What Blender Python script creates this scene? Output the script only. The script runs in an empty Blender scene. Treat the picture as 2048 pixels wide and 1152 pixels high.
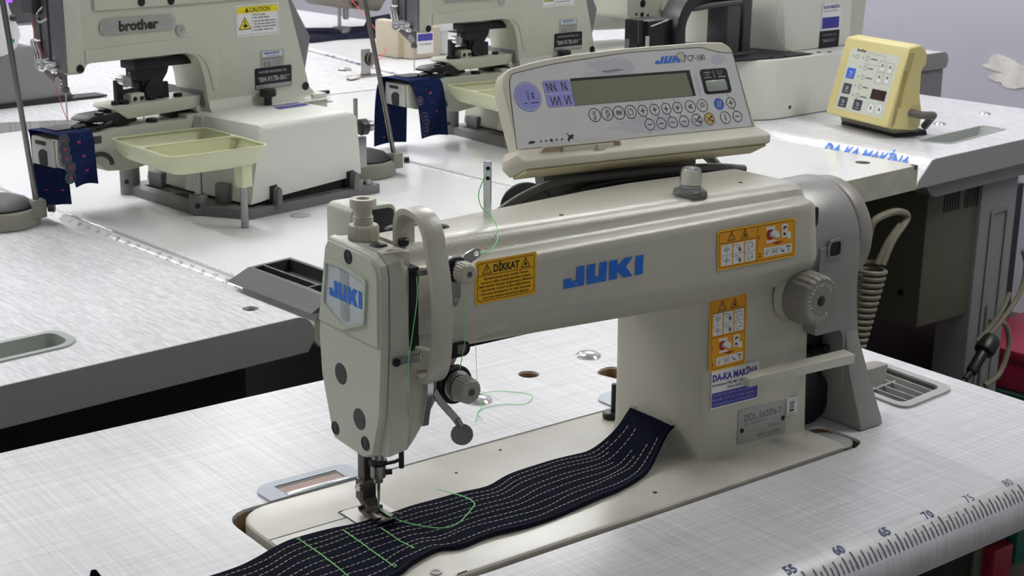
import bpy, bmesh, math, random
from math import sin, cos, pi, radians as R
from mathutils import Matrix, Vector
from mathutils.geometry import tessellate_polygon

# ---------------------------------------------------------------- camera, world, exposure
C = bpy.context.scene.collection
TOP = 760.0                      # height of the table tops above the floor, mm


def W(x, y, z=0.0):
    return Vector((x / 1000.0, y / 1000.0, (z + TOP) / 1000.0))


sc = bpy.context.scene
cam_d = bpy.data.cameras.new('camera')
cam = bpy.data.objects.new('camera', cam_d)
C.objects.link(cam)
yaw, pitch, roll = 0.6615, 0.2805, 0.0137
_f = Vector((sin(yaw) * cos(pitch), cos(yaw) * cos(pitch), -sin(pitch)))
_r = Vector((cos(yaw), -sin(yaw), 0))
_u = _r.cross(_f)
_r2 = _r * cos(roll) + _u * sin(roll)
_u2 = -_r * sin(roll) + _u * cos(roll)
cam.matrix_world = Matrix.Translation(W(-531.98, -836.62, 461.03)) @ Matrix((
    (_r2.x, _u2.x, -_f.x), (_r2.y, _u2.y, -_f.y), (_r2.z, _u2.z, -_f.z))).to_4x4()
cam_d.sensor_width = 36.0
cam_d.lens = 2971.4 * 36.0 / 2048.0
cam_d.clip_start = 0.05
cam_d.clip_end = 60
cam_d.dof.use_dof = True
cam_d.dof.focus_distance = 1.12
cam_d.dof.aperture_fstop = 40.0
sc.camera = cam
sc.view_settings.view_transform = 'Standard'
sc.view_settings.look = 'None'
sc.view_settings.gamma = 1.0
sc.view_settings.use_curve_mapping = False
sc.view_settings.exposure = 0.0

world = bpy.data.worlds.new('workshop_air')
sc.world = world
world.use_nodes = True
world.node_tree.nodes['Background'].inputs[0].default_value = (0.83, 0.85, 0.89, 1)
world.node_tree.nodes['Background'].inputs[1].default_value = 0.42

LAMP_POWER = 80.0                # watts-per-square-metre radiance of the ceiling tubes
LAMP_SPOTS = [(-1100, 1500), (-950, 3700), (-950, 6100), (650, 1900), (650, 4500), (650, 7100),
              (1700, -350), (2250, 2200), (2250, 4800)]


# ---------------------------------------------------------------- materials
def lin(c):
    c = c / 255.0
    return c / 12.92 if c <= 0.04045 else ((c + 0.055) / 1.055) ** 2.4


def col(r, g, b):
    return (lin(r), lin(g), lin(b), 1.0)


MATS = {}


def mat(name, rgb, rough=0.5, metal=0.0, bump=0.0, bscale=300.0, var=0.0, vscale=12.0, rgb2=None,
        emit=0.0, trans=0.0, ior=1.45, spec=0.5, coat=0.0):
    m = bpy.data.materials.new(name)
    m.use_nodes = True
    nt = m.node_tree
    b = nt.nodes['Principled BSDF']
    b.inputs['Base Color'].default_value = col(*rgb)
    b.inputs['Roughness'].default_value = rough
    b.inputs['Metallic'].default_value = metal
    b.inputs['Specular IOR Level'].default_value = spec
    b.inputs['Coat Weight'].default_value = coat
    b.inputs['Coat Roughness'].default_value = 0.08
    if trans:
        b.inputs['Transmission Weight'].default_value = trans
        b.inputs['IOR'].default_value = ior
    if emit:
        b.inputs['Emission Color'].default_value = col(*rgb)
        b.inputs['Emission Strength'].default_value = emit
    if bump or var:
        tc = nt.nodes.new('ShaderNodeTexCoord')
    if var:
        n = nt.nodes.new('ShaderNodeTexNoise')
        n.inputs['Scale'].default_value = vscale
        n.inputs['Detail'].default_value = 5
        nt.links.new(tc.outputs['Object'], n.inputs['Vector'])
        rp = nt.nodes.new('ShaderNodeValToRGB')
        rp.color_ramp.elements[0].position = 0.35
        rp.color_ramp.elements[1].position = 0.68
        c2 = rgb2 or tuple(max(0, v * (1 - var)) for v in rgb)
        rp.color_ramp.elements[0].color = col(*c2)
        rp.color_ramp.elements[1].color = col(*rgb)
        nt.links.new(n.outputs['Fac'], rp.inputs['Fac'])
        nt.links.new(rp.outputs['Color'], b.inputs['Base Color'])
    if bump:
        n2 = nt.nodes.new('ShaderNodeTexNoise')
        n2.inputs['Scale'].default_value = bscale
        n2.inputs['Detail'].default_value = 3
        nt.links.new(tc.outputs['Object'], n2.inputs['Vector'])
        bp = nt.nodes.new('ShaderNodeBump')
        bp.inputs['Strength'].default_value = bump
        bp.inputs['Distance'].default_value = 0.001
        nt.links.new(n2.outputs['Fac'], bp.inputs['Height'])
        nt.links.new(bp.outputs['Normal'], b.inputs['Normal'])
    MATS[name] = m
    return m


def linen(name, lo, hi, sx, sy, rough=0.35, gain=0.75):
    """laminate printed with a woven linen pattern: two sets of fine crossing streaks"""
    m = bpy.data.materials.new(name)
    m.use_nodes = True
    nt = m.node_tree
    b = nt.nodes['Principled BSDF']
    b.inputs['Roughness'].default_value = rough
    tc = nt.nodes.new('ShaderNodeTexCoord')
    outs = []
    for sc_ in ((sx[0], sx[1], 1.0), (sy[0], sy[1], 1.0)):
        mp = nt.nodes.new('ShaderNodeMapping')
        mp.inputs['Scale'].default_value = sc_
        nt.links.new(tc.outputs['Object'], mp.inputs['Vector'])
        n = nt.nodes.new('ShaderNodeTexNoise')
        n.inputs['Scale'].default_value = 1.0
        n.inputs['Detail'].default_value = 4
        n.inputs['Roughness'].default_value = 0.6
        nt.links.new(mp.outputs['Vector'], n.inputs['Vector'])
        outs.append(n.outputs['Fac'])
    mx = nt.nodes.new('ShaderNodeMath')
    mx.operation = 'ADD'
    nt.links.new(outs[0], mx.inputs[0])
    nt.links.new(outs[1], mx.inputs[1])
    h = nt.nodes.new('ShaderNodeMath')
    h.operation = 'MULTIPLY'
    h.inputs[1].default_value = 0.5
    nt.links.new(mx.outputs[0], h.inputs[0])
    rp = nt.nodes.new('ShaderNodeValToRGB')
    rp.color_ramp.elements[0].position = 0.5 - 0.22 * gain
    rp.color_ramp.elements[1].position = 0.5 + 0.22 * gain
    rp.color_ramp.elements[0].color = col(*lo)
    rp.color_ramp.elements[1].color = col(*hi)
    nt.links.new(h.outputs[0], rp.inputs['Fac'])
    nt.links.new(rp.outputs['Color'], b.inputs['Base Color'])
    MATS[name] = m
    return m


mat('machine_paint', (190, 188, 172), 0.28, bump=0.22, bscale=650, var=0.03, vscale=9)
mat('machine_paint_smooth', (188, 193, 174), 0.4, bump=0.12, bscale=500)
mat('bed_paint', (196, 194, 182), 0.28, bump=0.1, bscale=260, var=0.10, vscale=14, rgb2=(180, 176, 164))
mat('bed_plate', (190, 188, 180), 0.4, metal=0.25)
mat('brother_paint', (186, 188, 172), 0.42, bump=0.08, bscale=300)
mat('brother_white', (212, 214, 204), 0.38, bump=0.1, bscale=300)
mat('silver_paint', (150, 149, 144), 0.32, metal=0.3, bump=0.05, bscale=600)
mat('cover_gray', (136, 135, 130), 0.45, bump=0.1, bscale=500)
mat('wheel_gray', (140, 136, 128), 0.4)
mat('knob_ivory', (186, 182, 166), 0.45)
mat('knob_gray', (150, 148, 136), 0.5)
mat('dial_gray', (132, 129, 117), 0.55)
mat('chrome', (226, 226, 224), 0.16, metal=1.0)
mat('steel', (150, 150, 148), 0.28, metal=1.0)
mat('dark_steel', (118, 116, 112), 0.33, metal=0.9)
mat('cast_iron', (112, 110, 110), 0.5, metal=0.3, bump=0.3, bscale=300)
mat('black_plastic', (20, 20, 22), 0.4)
mat('black_metal', (16, 17, 22), 0.42, metal=0.2)
mat('rubber_black', (26, 26, 27), 0.55)
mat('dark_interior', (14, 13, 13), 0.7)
mat('plug_gray', (46, 46, 47), 0.5)
mat('sticker_yellow', (232, 176, 16), 0.4)
mat('sticker_orange', (222, 154, 14), 0.4)
mat('ink_black', (26, 20, 16), 0.6)
mat('ink_gray', (92, 94, 96), 0.6)
mat('ink_red', (150, 26, 16), 0.5)
mat('paper_white', (222, 222, 218), 0.45)
mat('logo_blue', (24, 106, 204), 0.45)
mat('sticker_blue', (52, 50, 140), 0.45)
mat('navy_ink', (22, 42, 96), 0.55)
mat('plate_silver', (166, 166, 161), 0.35, metal=0.15, var=0.06, vscale=40)
mat('badge_pale', (192, 202, 204), 0.35)
mat('panel_cream', (212, 207, 188), 0.45, var=0.05, vscale=20)
mat('panel_cream_aged', (204, 194, 158), 0.45, var=0.06, vscale=18)
mat('panel_face', (212, 212, 210), 0.4, var=0.04, vscale=26)
mat('panel_face_worn', (190, 192, 198), 0.4)
mat('lavender', (142, 144, 208), 0.45)
mat('screen_olive', (128, 134, 112), 0.16, spec=0.6)
mat('screen_frame', (24, 26, 24), 0.3)
mat('small_screen', (150, 158, 148), 0.2)
mat('gold_button', (198, 164, 84), 0.45)
mat('blue_button', (54, 92, 190), 0.45)
mat('slot_brown', (164, 150, 130), 0.6)
mat('clear_plastic', (225, 225, 225), 0.06, trans=0.9, ior=1.45)
mat('smoke_plastic', (150, 148, 144), 0.12, trans=0.75)
mat('foot_steel', (88, 84, 80), 0.36, metal=0.85)
mat('cable_gray', (92, 88, 84), 0.55)
mat('cable_dark', (40, 38, 38), 0.5)
mat('cable_pale', (128, 124, 104), 0.55)
mat('bracket_gray', (110, 108, 100), 0.5)
mat('denim', (17, 20, 38), 0.9, bump=0.5, bscale=1500, var=0.3, vscale=900, rgb2=(9, 11, 22), spec=0.05)
mat('denim_blue', (27, 40, 82), 0.9, bump=0.4, bscale=900, var=0.25, vscale=300, rgb2=(18, 27, 58), spec=0.1)
mat('denim_grey', (34, 36, 52), 0.9, var=0.25, vscale=120, spec=0.1)
mat('stitch_pale', (172, 172, 150), 0.8)
mat('overlock_thread', (48, 46, 58), 0.8)
mat('stitch_green', (130, 196, 120), 0.7)
mat('thread_green', (130, 222, 140), 0.6)
mat('thread_white', (196, 192, 180), 0.8)
mat('thread_red', (226, 72, 70), 0.6)
mat('button_dark', (50, 55, 70), 0.35)
mat('edge_gray', (140, 140, 138), 0.5)
mat('edge_gray_light', (150, 150, 148), 0.5)
mat('edge_cream', (186, 186, 168), 0.5, var=0.08, vscale=30)
mat('table_white', (238, 239, 239), 0.14, spec=0.5, coat=0.25)
mat('table_grey_far', (206, 206, 208), 0.35)
mat('ruler_band', (226, 228, 224), 0.3)
mat('ruler_ink', (120, 122, 120), 0.6)
mat('tray_graygreen', (150, 156, 150), 0.4)
mat('tray_gray', (158, 160, 156), 0.45)
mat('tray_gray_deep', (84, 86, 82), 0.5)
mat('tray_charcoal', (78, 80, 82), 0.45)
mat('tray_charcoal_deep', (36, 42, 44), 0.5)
mat('hinge_blue', (176, 184, 194), 0.45)
mat('window_brown', (150, 124, 112), 0.5)
mat('wood_raw', (140, 110, 80), 0.8)
mat('hole_dark', (58, 50, 34), 0.8)
mat('tray_olive', (204, 206, 172), 0.42)
mat('box_yellow', (204, 192, 132), 0.45, bump=0.08, bscale=500)
mat('box_yellow_dark', (168, 148, 84), 0.5)
mat('panel_mint', (196, 200, 186), 0.45)
mat('key_dark', (54, 58, 66), 0.5)
mat('led_window', (52, 36, 38), 0.2)
mat('control_box_paint', (88, 86, 70), 0.5)
mat('leg_gray', (130, 132, 128), 0.45)
mat('crate_green', (12, 54, 40), 0.5)
mat('crate_red', (150, 36, 62), 0.5)
mat('switch_red', (140, 30, 48), 0.4)
mat('switch_green', (20, 92, 78), 0.4)
mat('wall_paint', (178, 176, 188), 0.7, bump=0.1, bscale=30, var=0.03, vscale=3)
mat('plaster_bare', (228, 222, 218), 0.9, bump=0.6, bscale=60, var=0.12, vscale=22)
mat('ceiling_paint', (225, 225, 226), 0.8)
mat('floor_concrete', (66, 60, 56), 0.55, bump=0.2, bscale=20, var=0.25, vscale=6)
mat('lamp_body', (235, 235, 235), 0.4)
mat('lamp_tube', (253, 253, 252), 0.4, emit=LAMP_POWER)
mat('led_purple', (150, 80, 240), 0.4, emit=.9)
mat('machine_gray_panel', (118, 116, 118), 0.5)
mat('teal_dot', (30, 130, 130), 0.5)
mat('head_plate', (120, 116, 122), 0.35, metal=0.7)
mat('machine_dark_panel', (62, 62, 66), 0.5)
mat('sticker_lemon', (222, 208, 22), 0.4)
mat('stand_gray', (132, 130, 118), 0.5)
mat('white_shell', (205, 205, 204), 0.4)
mat('machine_dark_cream', (126, 120, 108), 0.5)
mat('beige_shell', (178, 168, 148), 0.5)
linen('linen_near', (186, 186, 188), (228, 228, 229), (420, 9), (9, 420), 0.32, 0.8)
linen('linen_left', (204, 204, 206), (234, 234, 237), (420, 12), (240, 60), 0.26, 0.45)


# ---------------------------------------------------------------- mesh builder (all lengths in mm)
def frame(o, u, v):
    u = Vector(u).normalized()
    v = Vector(v)
    v = (v - u * v.dot(u)).normalized()
    n = u.cross(v)
    return Matrix(((u.x, v.x, n.x, o[0]), (u.y, v.y, n.y, o[1]), (u.z, v.z, n.z, o[2]), (0, 0, 0, 1)))


def axis_frame(o, d):
    d = Vector(d).normalized()
    a = Vector((0, 0, 1)) if abs(d.z) < 0.9 else Vector((1, 0, 0))
    u = a.cross(d).normalized()
    v = d.cross(u)
    return Matrix(((u.x, v.x, d.x, o[0]), (u.y, v.y, d.y, o[1]), (u.z, v.z, d.z, o[2]), (0, 0, 0, 1)))


FRONT = ((1, 0, 0), (0, 0, 1))        # a face looking towards -y
_TXT = {}


def text2d(s, bold=0.0):
    k = (s, bold)
    if k not in _TXT:
        cu = bpy.data.curves.new('t', 'FONT')
        cu.body = s
        cu.size = 1.0
        cu.offset = bold
        cu.resolution_u = 2
        cu.fill_mode = 'FRONT'
        ob = bpy.data.objects.new('t', cu)
        me = bpy.data.meshes.new_from_object(ob)
        vs = [(v.co.x, v.co.y) for v in me.vertices]
        fs = [tuple(p.vertices) for p in me.polygons]
        bpy.data.objects.remove(ob)
        bpy.data.meshes.remove(me)
        bpy.data.curves.remove(cu)
        _TXT[k] = (vs, fs)
    return _TXT[k]


def circ(cx, cy, r, n=24, ry=None, a0=0.0):
    ry = r if ry is None else ry
    return [(cx + r * cos(a0 + 2 * pi * i / n), cy + ry * sin(a0 + 2 * pi * i / n)) for i in range(n)]


def rrect(x0, y0, x1, y1, r=2.0, n=5):
    if not isinstance(r, (tuple, list)):
        r = (r,) * 4
    out = []
    for (cx, cy, a, rr) in ((x1 - r[0], y1 - r[0], 0, r[0]), (x0 + r[1], y1 - r[1], 90, r[1]),
                            (x0 + r[2], y0 + r[2], 180, r[2]), (x1 - r[3], y0 + r[3], 270, r[3])):
        if rr <= 0.01:
            out.append((cx, cy))
            continue
        for i in range(n + 1):
            t = R(a + 90.0 * i / n)
            out.append((cx + rr * cos(t), cy + rr * sin(t)))
    return out


def fillet(pts, rad, n=4):
    """round the corners of a polygon; rad is one number or a list per corner"""
    out = []
    k = len(pts)
    for i in range(k):
        r = rad[i] if isinstance(rad, (list, tuple)) else rad
        p = Vector(pts[i]).to_2d()
        a = Vector(pts[i - 1]).to_2d() - p
        b = Vector(pts[(i + 1) % k]).to_2d() - p
        if r <= 0:
            out.append(tuple(p))
            continue
        la, lb = a.length, b.length
        d = min(r, la * 0.45, lb * 0.45)
        s = p + a / la * d
        e = p + b / lb * d
        for j in range(n + 1):
            t = j / n
            out.append(tuple((1 - t) ** 2 * s + 2 * t * (1 - t) * p + t * t * e))
    return out


def smooth_path(pts, n=8):
    P = [Vector(p) for p in pts]
    if len(P) < 3:
        return P
    out = []
    for i in range(len(P) - 1):
        p0 = P[max(i - 1, 0)]
        p1, p2 = P[i], P[i + 1]
        p3 = P[min(i + 2, len(P) - 1)]
        for j in range(n):
            t = j / n
            out.append(0.5 * ((2 * p1) + (p2 - p0) * t + (2 * p0 - 5 * p1 + 4 * p2 - p3) * t * t
                              + (3 * p1 - p0 - 3 * p2 + p3) * t ** 3))
    out.append(P[-1])
    return out


class MB:
    def __init__(s, m=None):
        s.v, s.f, s.fm, s.mats = [], [], [], []
        s.sharp = set()
        s.M = Matrix()
        s.m = m

    def mi(s, m):
        m = m or s.m
        if m not in s.mats:
            s.mats.append(m)
        return s.mats.index(m)

    def raw(s, vs, fs, m=None):
        k = s.mi(m)
        o = len(s.v)
        s.v += [s.M @ Vector(p) for p in vs]
        for f in fs:
            s.f.append(tuple(i + o for i in f))
            s.fm.append(k)
        return s

    def solid(s, vs, fs, m=None, bev=0.0, seg=2):
        bm = bmesh.new()
        bv = [bm.verts.new(p) for p in vs]
        for f in fs:
            try:
                bm.faces.new([bv[i] for i in f])
            except ValueError:
                pass
        bmesh.ops.recalc_face_normals(bm, faces=bm.faces)
        if bev > 0:
            ed = [e for e in bm.edges if len(e.link_faces) == 2 and e.calc_face_angle(0) > 0.5]
            bmesh.ops.bevel(bm, geom=ed, offset=bev, segments=seg, profile=0.6, affect='EDGES', clamp_overlap=True)
        bm.verts.index_update()
        s.raw([v.co.copy() for v in bm.verts], [[v.index for v in f.verts] for f in bm.faces], m)
        bm.free()
        return s

    def box(s, x0, x1, y0, y1, z0, z1, m=None, bev=0.0, seg=2):
        vs = [(x, y, z) for x in (x0, x1) for y in (y0, y1) for z in (z0, z1)]
        return s.solid(vs, [(0, 1, 3, 2), (4, 6, 7, 5), (0, 4, 5, 1), (2, 3, 7, 6), (0, 2, 6, 4), (1, 5, 7, 3)], m, bev, seg)

    def prism(s, poly, axis, a, b, m=None, bev=0.0, seg=2, holes=()):
        loops = [list(poly)] + [list(h) for h in holes]
        flat = [p for l in loops for p in l]
        n = len(flat)

        def pt(p, t):
            return {'x': (t, p[0], p[1]), 'y': (p[0], t, p[1]), 'z': (p[0], p[1], t)}[axis]
        vs = [pt(p, a) for p in flat] + [pt(p, b) for p in flat]
        fs = []
        if holes:
            tri = tessellate_polygon([[Vector((p[0], p[1], 0)) for p in l] for l in loops])
            fs += [tuple(t) for t in tri] + [tuple(i + n for i in t) for t in tri]
        else:
            fs += [tuple(range(n)), tuple(range(n, 2 * n))]
        o = 0
        for l in loops:
            k = len(l)
            for i in range(k):
                j = (i + 1) % k
                fs.append((o + i, o + j, o + j + n, o + i + n))
            o += k
        return s.solid(vs, fs, m, 0 if holes else bev, seg)

    def loft(s, secs, m=None, caps=True, bev=0.0):
        k = len(secs[0])
        vs = [p for q in secs for p in q]
        fs = []
        for i in range(len(secs) - 1):
            for j in range(k):
                l = (j + 1) % k
                fs.append((i * k + j, i * k + l, (i + 1) * k + l, (i + 1) * k + j))
        if caps:
            fs.append(tuple(range(k)))
            fs.append(tuple(range((len(secs) - 1) * k, len(secs) * k)))
        return s.solid(vs, fs, m, bev)

    def lathe(s, prof, o, d, m=None, n=28, flutes=0, fdepth=0.0, caps=True):
        F = axis_frame(o, d)
        rmax = max(p[0] for p in prof)
        secs = []
        for (r, h) in prof:
            ring = []
            for i in range(n):
                rr = r
                if flutes and r > 0.6 * rmax:
                    rr = r - fdepth * (0.5 + 0.5 * cos(2 * pi * flutes * i / n))
                ring.append(F @ Vector((rr * cos(2 * pi * i / n), rr * sin(2 * pi * i / n), h)))
            secs.append(ring)
        return s.loft(secs, m, caps)

    def cyl(s, o, d, r, h, m=None, n=24, bev=0.0):
        if bev:
            return s.lathe([(r - bev, 0), (r, bev), (r, h - bev), (r - bev, h)], o, d, m, n)
        return s.lathe([(r, 0), (r, h)], o, d, m, n)

    def tube(s, pts, r, m=None, n=10, smooth=0, caps=True):
        P = smooth_path(pts, smooth) if smooth else [Vector(p) for p in pts]
        q = []
        for p in P:
            if not q or (p - q[-1]).length > 1e-6:
                q.append(p)
        P = q
        rr = r if isinstance(r, (list, tuple)) else None
        secs = []
        up = None
        for i, p in enumerate(P):
            t = (P[min(i + 1, len(P) - 1)] - P[max(i - 1, 0)]).normalized()
            if up is None:
                a = Vector((0, 0, 1)) if abs(t.z) < 0.9 else Vector((1, 0, 0))
                up = (a - t * a.dot(t)).normalized()
            else:
                up = (up - t * up.dot(t)).normalized()
            sd = t.cross(up)
            rad = rr[min(int(i * len(rr) / len(P)), len(rr) - 1)] if rr else r
            secs.append([p + (up * cos(2 * pi * j / n) + sd * sin(2 * pi * j / n)) * rad for j in range(n)])
        return s.loft(secs, m, caps)

    def strap(s, pts, wdir, w, t, m=None, smooth=6, bev=0.0):
        """flat bar of width w (along wdir) and thickness t swept along a path"""
        P = smooth_path(pts, smooth) if smooth else [Vector(p) for p in pts]
        wd = Vector(wdir).normalized()
        secs = []
        for i, p in enumerate(P):
            tg = (P[min(i + 1, len(P) - 1)] - P[max(i - 1, 0)]).normalized()
            nn = tg.cross(wd).normalized()
            secs.append([p + wd * a * w / 2 + nn * b * t / 2 for a, b in ((-1, -1), (1, -1), (1, 1), (-1, 1))])
        return s.loft(secs, m, True, bev)

    # ---- flat artwork in the current frame: x right, y up, z out of the surface
    def poly(s, pts, z=0.0, m=None):
        return s.raw([(p[0], p[1], z) for p in pts], [tuple(range(len(pts)))], m)

    def fill(s, pts, z=0.0, m=None):
        tri = tessellate_polygon([[Vector((p[0], p[1], 0)) for p in pts]])
        fs = []
        for t in tri:
            a, b, c = (Vector(pts[i]) for i in t)
            fs.append(t if (b - a).cross(c - a) > 0 else (t[0], t[2], t[1]))
        return s.raw([(p[0], p[1], z) for p in pts], fs, m)

    def rect(s, x0, y0, x1, y1, z=0.0, m=None):
        return s.poly([(x0, y0), (x1, y0), (x1, y1), (x0, y1)], z, m)

    def stroke(s, pts, w, z=0.0, m=None, close=False):
        P = [Vector(p).to_2d() for p in pts]
        if close:
            P.append(P[0])
        for a, b in zip(P[:-1], P[1:]):
            d = b - a
            if d.length < 1e-6:
                continue
            d.normalize()
            n = Vector((-d.y, d.x)) * w / 2
            e = d * w * 0.35
            s.poly([a - e - n, b + e - n, b + e + n, a - e + n], z, m)
        return s

    def text(s, t, x, y, h=None, w=None, z=0.0, m=None, bold=0.0, al='l', slant=0.0):
        vs, fs = text2d(t, bold)
        if not vs:
            return s
        x0 = min(p[0] for p in vs)
        x1 = max(p[0] for p in vs)
        kh = (h / 0.729) if h else None
        kw = (w / max(x1 - x0, 1e-6)) if w else None
        kx = kw or kh
        ky = kh or kw
        tw = (x1 - x0) * kx
        ox = x - x0 * kx - (tw if al == 'r' else tw / 2 if al == 'c' else 0)
        return s.raw([(p[0] * kx + ox + slant * p[1] * ky, p[1] * ky + y, z) for p in vs], fs, m)

    def build(s, name, parent=None, loc=None, rotz=0.0):
        me = bpy.data.meshes.new(name)
        me.from_pydata([tuple(v * 0.001) for v in s.v], [], s.f)
        for m in s.mats:
            me.materials.append(MATS[m])
        me.polygons.foreach_set('material_index', s.fm)
        me.polygons.foreach_set('use_smooth', [True] * len(s.f))
        me.update()
        bm = bmesh.new()
        bm.from_mesh(me)
        for e in bm.edges:
            if len(e.link_faces) == 2:
                e.smooth = e.calc_face_angle(0) < 0.62
            else:
                e.smooth = False
        bm.to_mesh(me)
        bm.free()
        o = bpy.data.objects.new(name, me)
        C.objects.link(o)
        if parent:
            o.parent = parent
        if loc is not None:
            o.location = W(*loc)
        o.rotation_euler = (0, 0, rotz)
        return o


def tag(o, label, cat, group=None):
    o['label'] = label
    o['category'] = cat
    if group:
        o['group'] = group
    return o


def thing(name, label, cat, loc, rotz=0.0, group=None):
    o = bpy.data.objects.new(name, None)
    o.empty_display_size = 0.05
    C.objects.link(o)
    o.location = W(*loc)
    o.rotation_euler = (0, 0, rotz)
    return tag(o, label, cat, group)


def struct(o):
    o['kind'] = 'structure'
    return o


# ---------------------------------------------------------------- shared artwork
def juki(mb, x, y, w, h, z, m, it=0.0):
    """the four block capitals of the maker's mark, drawn as shapes"""
    L = [
        [(0, 0), (.25, 0), (.25, 1), (.155, 1), (.155, .34), (.095, .34), (.095, .48), (0, .48)],
        [(.28, 0), (.53, 0), (.53, 1), (.435, 1), (.435, .34), (.385, .34), (.385, 1), (.28, 1)],
        [(.56, 0), (.665, 0), (.665, .38), (.745, 0), (.865, 0), (.775, .55), (.865, 1), (.75, 1), (.665, .66),
         (.665, 1), (.56, 1)],
        [(.90, 0), (1.0, 0), (1.0, 1), (.90, 1)]]
    for p in L:
        mb.fill([(x + (a + it * b) * w, y + b * h) for a, b in p], z, m)


def warn(mb, cx, cy, s, z, ink='ink_black', hand=False, fillm=None):
    t = [(cx - s * .55, cy - s * .45), (cx + s * .55, cy - s * .45), (cx, cy + s * .5)]
    if fillm:
        mb.poly(t, z - .02, fillm)
    mb.stroke(t, s * .085, z, ink, True)
    if hand:
        mb.poly(circ(cx + s * .02, cy - s * .18, s * .2, 10, s * .12), z, ink)
        mb.stroke([(cx - s * .05, cy + s * .2), (cx + s * .03, cy - s * .1)], s * .1, z, ink)
    else:
        mb.stroke([(cx, cy + s * .22), (cx, cy - s * .14)], s * .09, z, ink)
        mb.poly(circ(cx, cy - s * .28, s * .055, 8), z, ink)
# ---------------------------------------------------------------- the room
ROW = R(5.0)                         # the rows of tables behind stand turned 5 degrees to the near table
RO = (222.0, 487.0)


def rw(x, y, z=0.0):
    """row coordinates -> room coordinates (mm)"""
    return (RO[0] + x * cos(ROW) - y * sin(ROW), RO[1] + x * sin(ROW) + y * cos(ROW), z)


b = MB('floor_concrete')
b.box(-4500, 5500, -3500, 9500, -40, 0)
struct(b.build('floor', loc=(0, 0, -760)))
b = MB('ceiling_paint')
b.box(-4500, 5500, -3500, 9500, 0, 40)
struct(b.build('ceiling', loc=(0, 0, 1940)))
b = MB('wall_paint')
b.box(0, 120, -4500, 9200, -760, 1940)
wr = struct(b.build('wall_right', loc=rw(2950, 0), rotz=ROW))
b = MB('plaster_bare')
rnd = random.Random(4)
pp = []
for i in range(46):
    t = 2 * pi * i / 46
    rr = 1 + 0.30 * sin(3 * t + 1) + 0.16 * sin(7 * t) + rnd.uniform(-.1, .1)
    pp.append((810 - cos(t) * 105 * rr, -85 + sin(t) * 34 * rr))
b.prism(pp, 'x', -2.5, 4)
b.build('bare_plaster_patch', wr)
b = MB('wall_paint')
b.box(-4500, 5500, 0, 120, -760, 1940)
struct(b.build('wall_back', loc=(0, 9380, 0)))

# ceiling tube lamps
lamp0 = None
for i, (x, y) in enumerate(LAMP_SPOTS):
    if lamp0 is None:
        lamp0 = thing('ceiling_lamp', 'x', 'lamp', (x, y, 1940), 0, 'tube lamps on the ceiling')
        b = MB('lamp_body')
        b.prism([(-70, 0), (70, 0), (45, -45), (-45, -45)], 'y', -620, 620, bev=3)
        pa = [b.build('housing', lamp0)]
        b = MB('lamp_tube')
        for sx in (-30, 30):
            b.tube([(sx, -600, -62), (sx, 600, -62)], 15, n=12)
        pa.append(b.build('tube', lamp0))
        o = lamp0
    else:
        o = lamp0.copy()
        C.objects.link(o)
        o.location = W(x, y, 1940)
        for q in pa:
            c = q.copy()
            C.objects.link(c)
            c.parent = o
    o['label'] = 'white double tube ceiling lamp, %s' % (
        ['front left above the left table', 'middle left', 'back left', 'front centre above the button machines', 'middle centre', 'back centre',
         'front right above the near machine', 'middle right near the wall', 'back right'][i])


# ---------------------------------------------------------------- tables
def leg_frame(b, x, y, dx, dy, foot):
    """C-shaped steel leg: post, top plate and floor bar"""
    b.box(x - dx, x + dx, y - dy, y + dy, -735, -46, bev=4)
    b.box(x - dx - foot[0], x + dx + foot[0], y - dy - foot[1], y + dy + foot[1], -760, -728, bev=5)
    b.box(x - dx - foot[0] * .6, x + dx + foot[0] * .6, y - dy - foot[1] * .6, y + dy + foot[1] * .6, -50, -40, bev=2)


def round_front(x0, x1, r=24, th=40):
    """table profile (x, z): rolled front edge at x0, square back edge at x1"""
    p = [(x1, 0), (x0 + r, 0)]
    for i in range(1, 9):
        a = R(90 + 90 * i / 8 * 1.15)
        p.append((x0 + r + r * cos(a), -r + r * sin(a)))
    return p + [(x0 + 9, -th), (x1, -th)]


# --- near table: front edge towards -y, machine sunk into it
near = thing('sewing_table', 'nearest white linen-patterned sewing table with a blue ruler along its rolled front edge', 'table', (0, 0, -760))
D = 760
bed_hole = fillet([(-88, -112), (394, -112), (409, -106), (409, -62), (394, -58), (394, 75), (-88, 75)],
                  [10, 2, 14, 14, 4, 8, 26], 6)
hinge_hole = [fillet([(x0 - 2, 74), (x0 + 84, 74), (x0 + 84, 98), (x0 + 76, 107), (x0 + 10, 107), (x0 - 2, 97)], [1, 1, 4, 6, 6, 5])
              for x0 in (-48, 292)]
holes = [bed_hole] + hinge_hole
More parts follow.
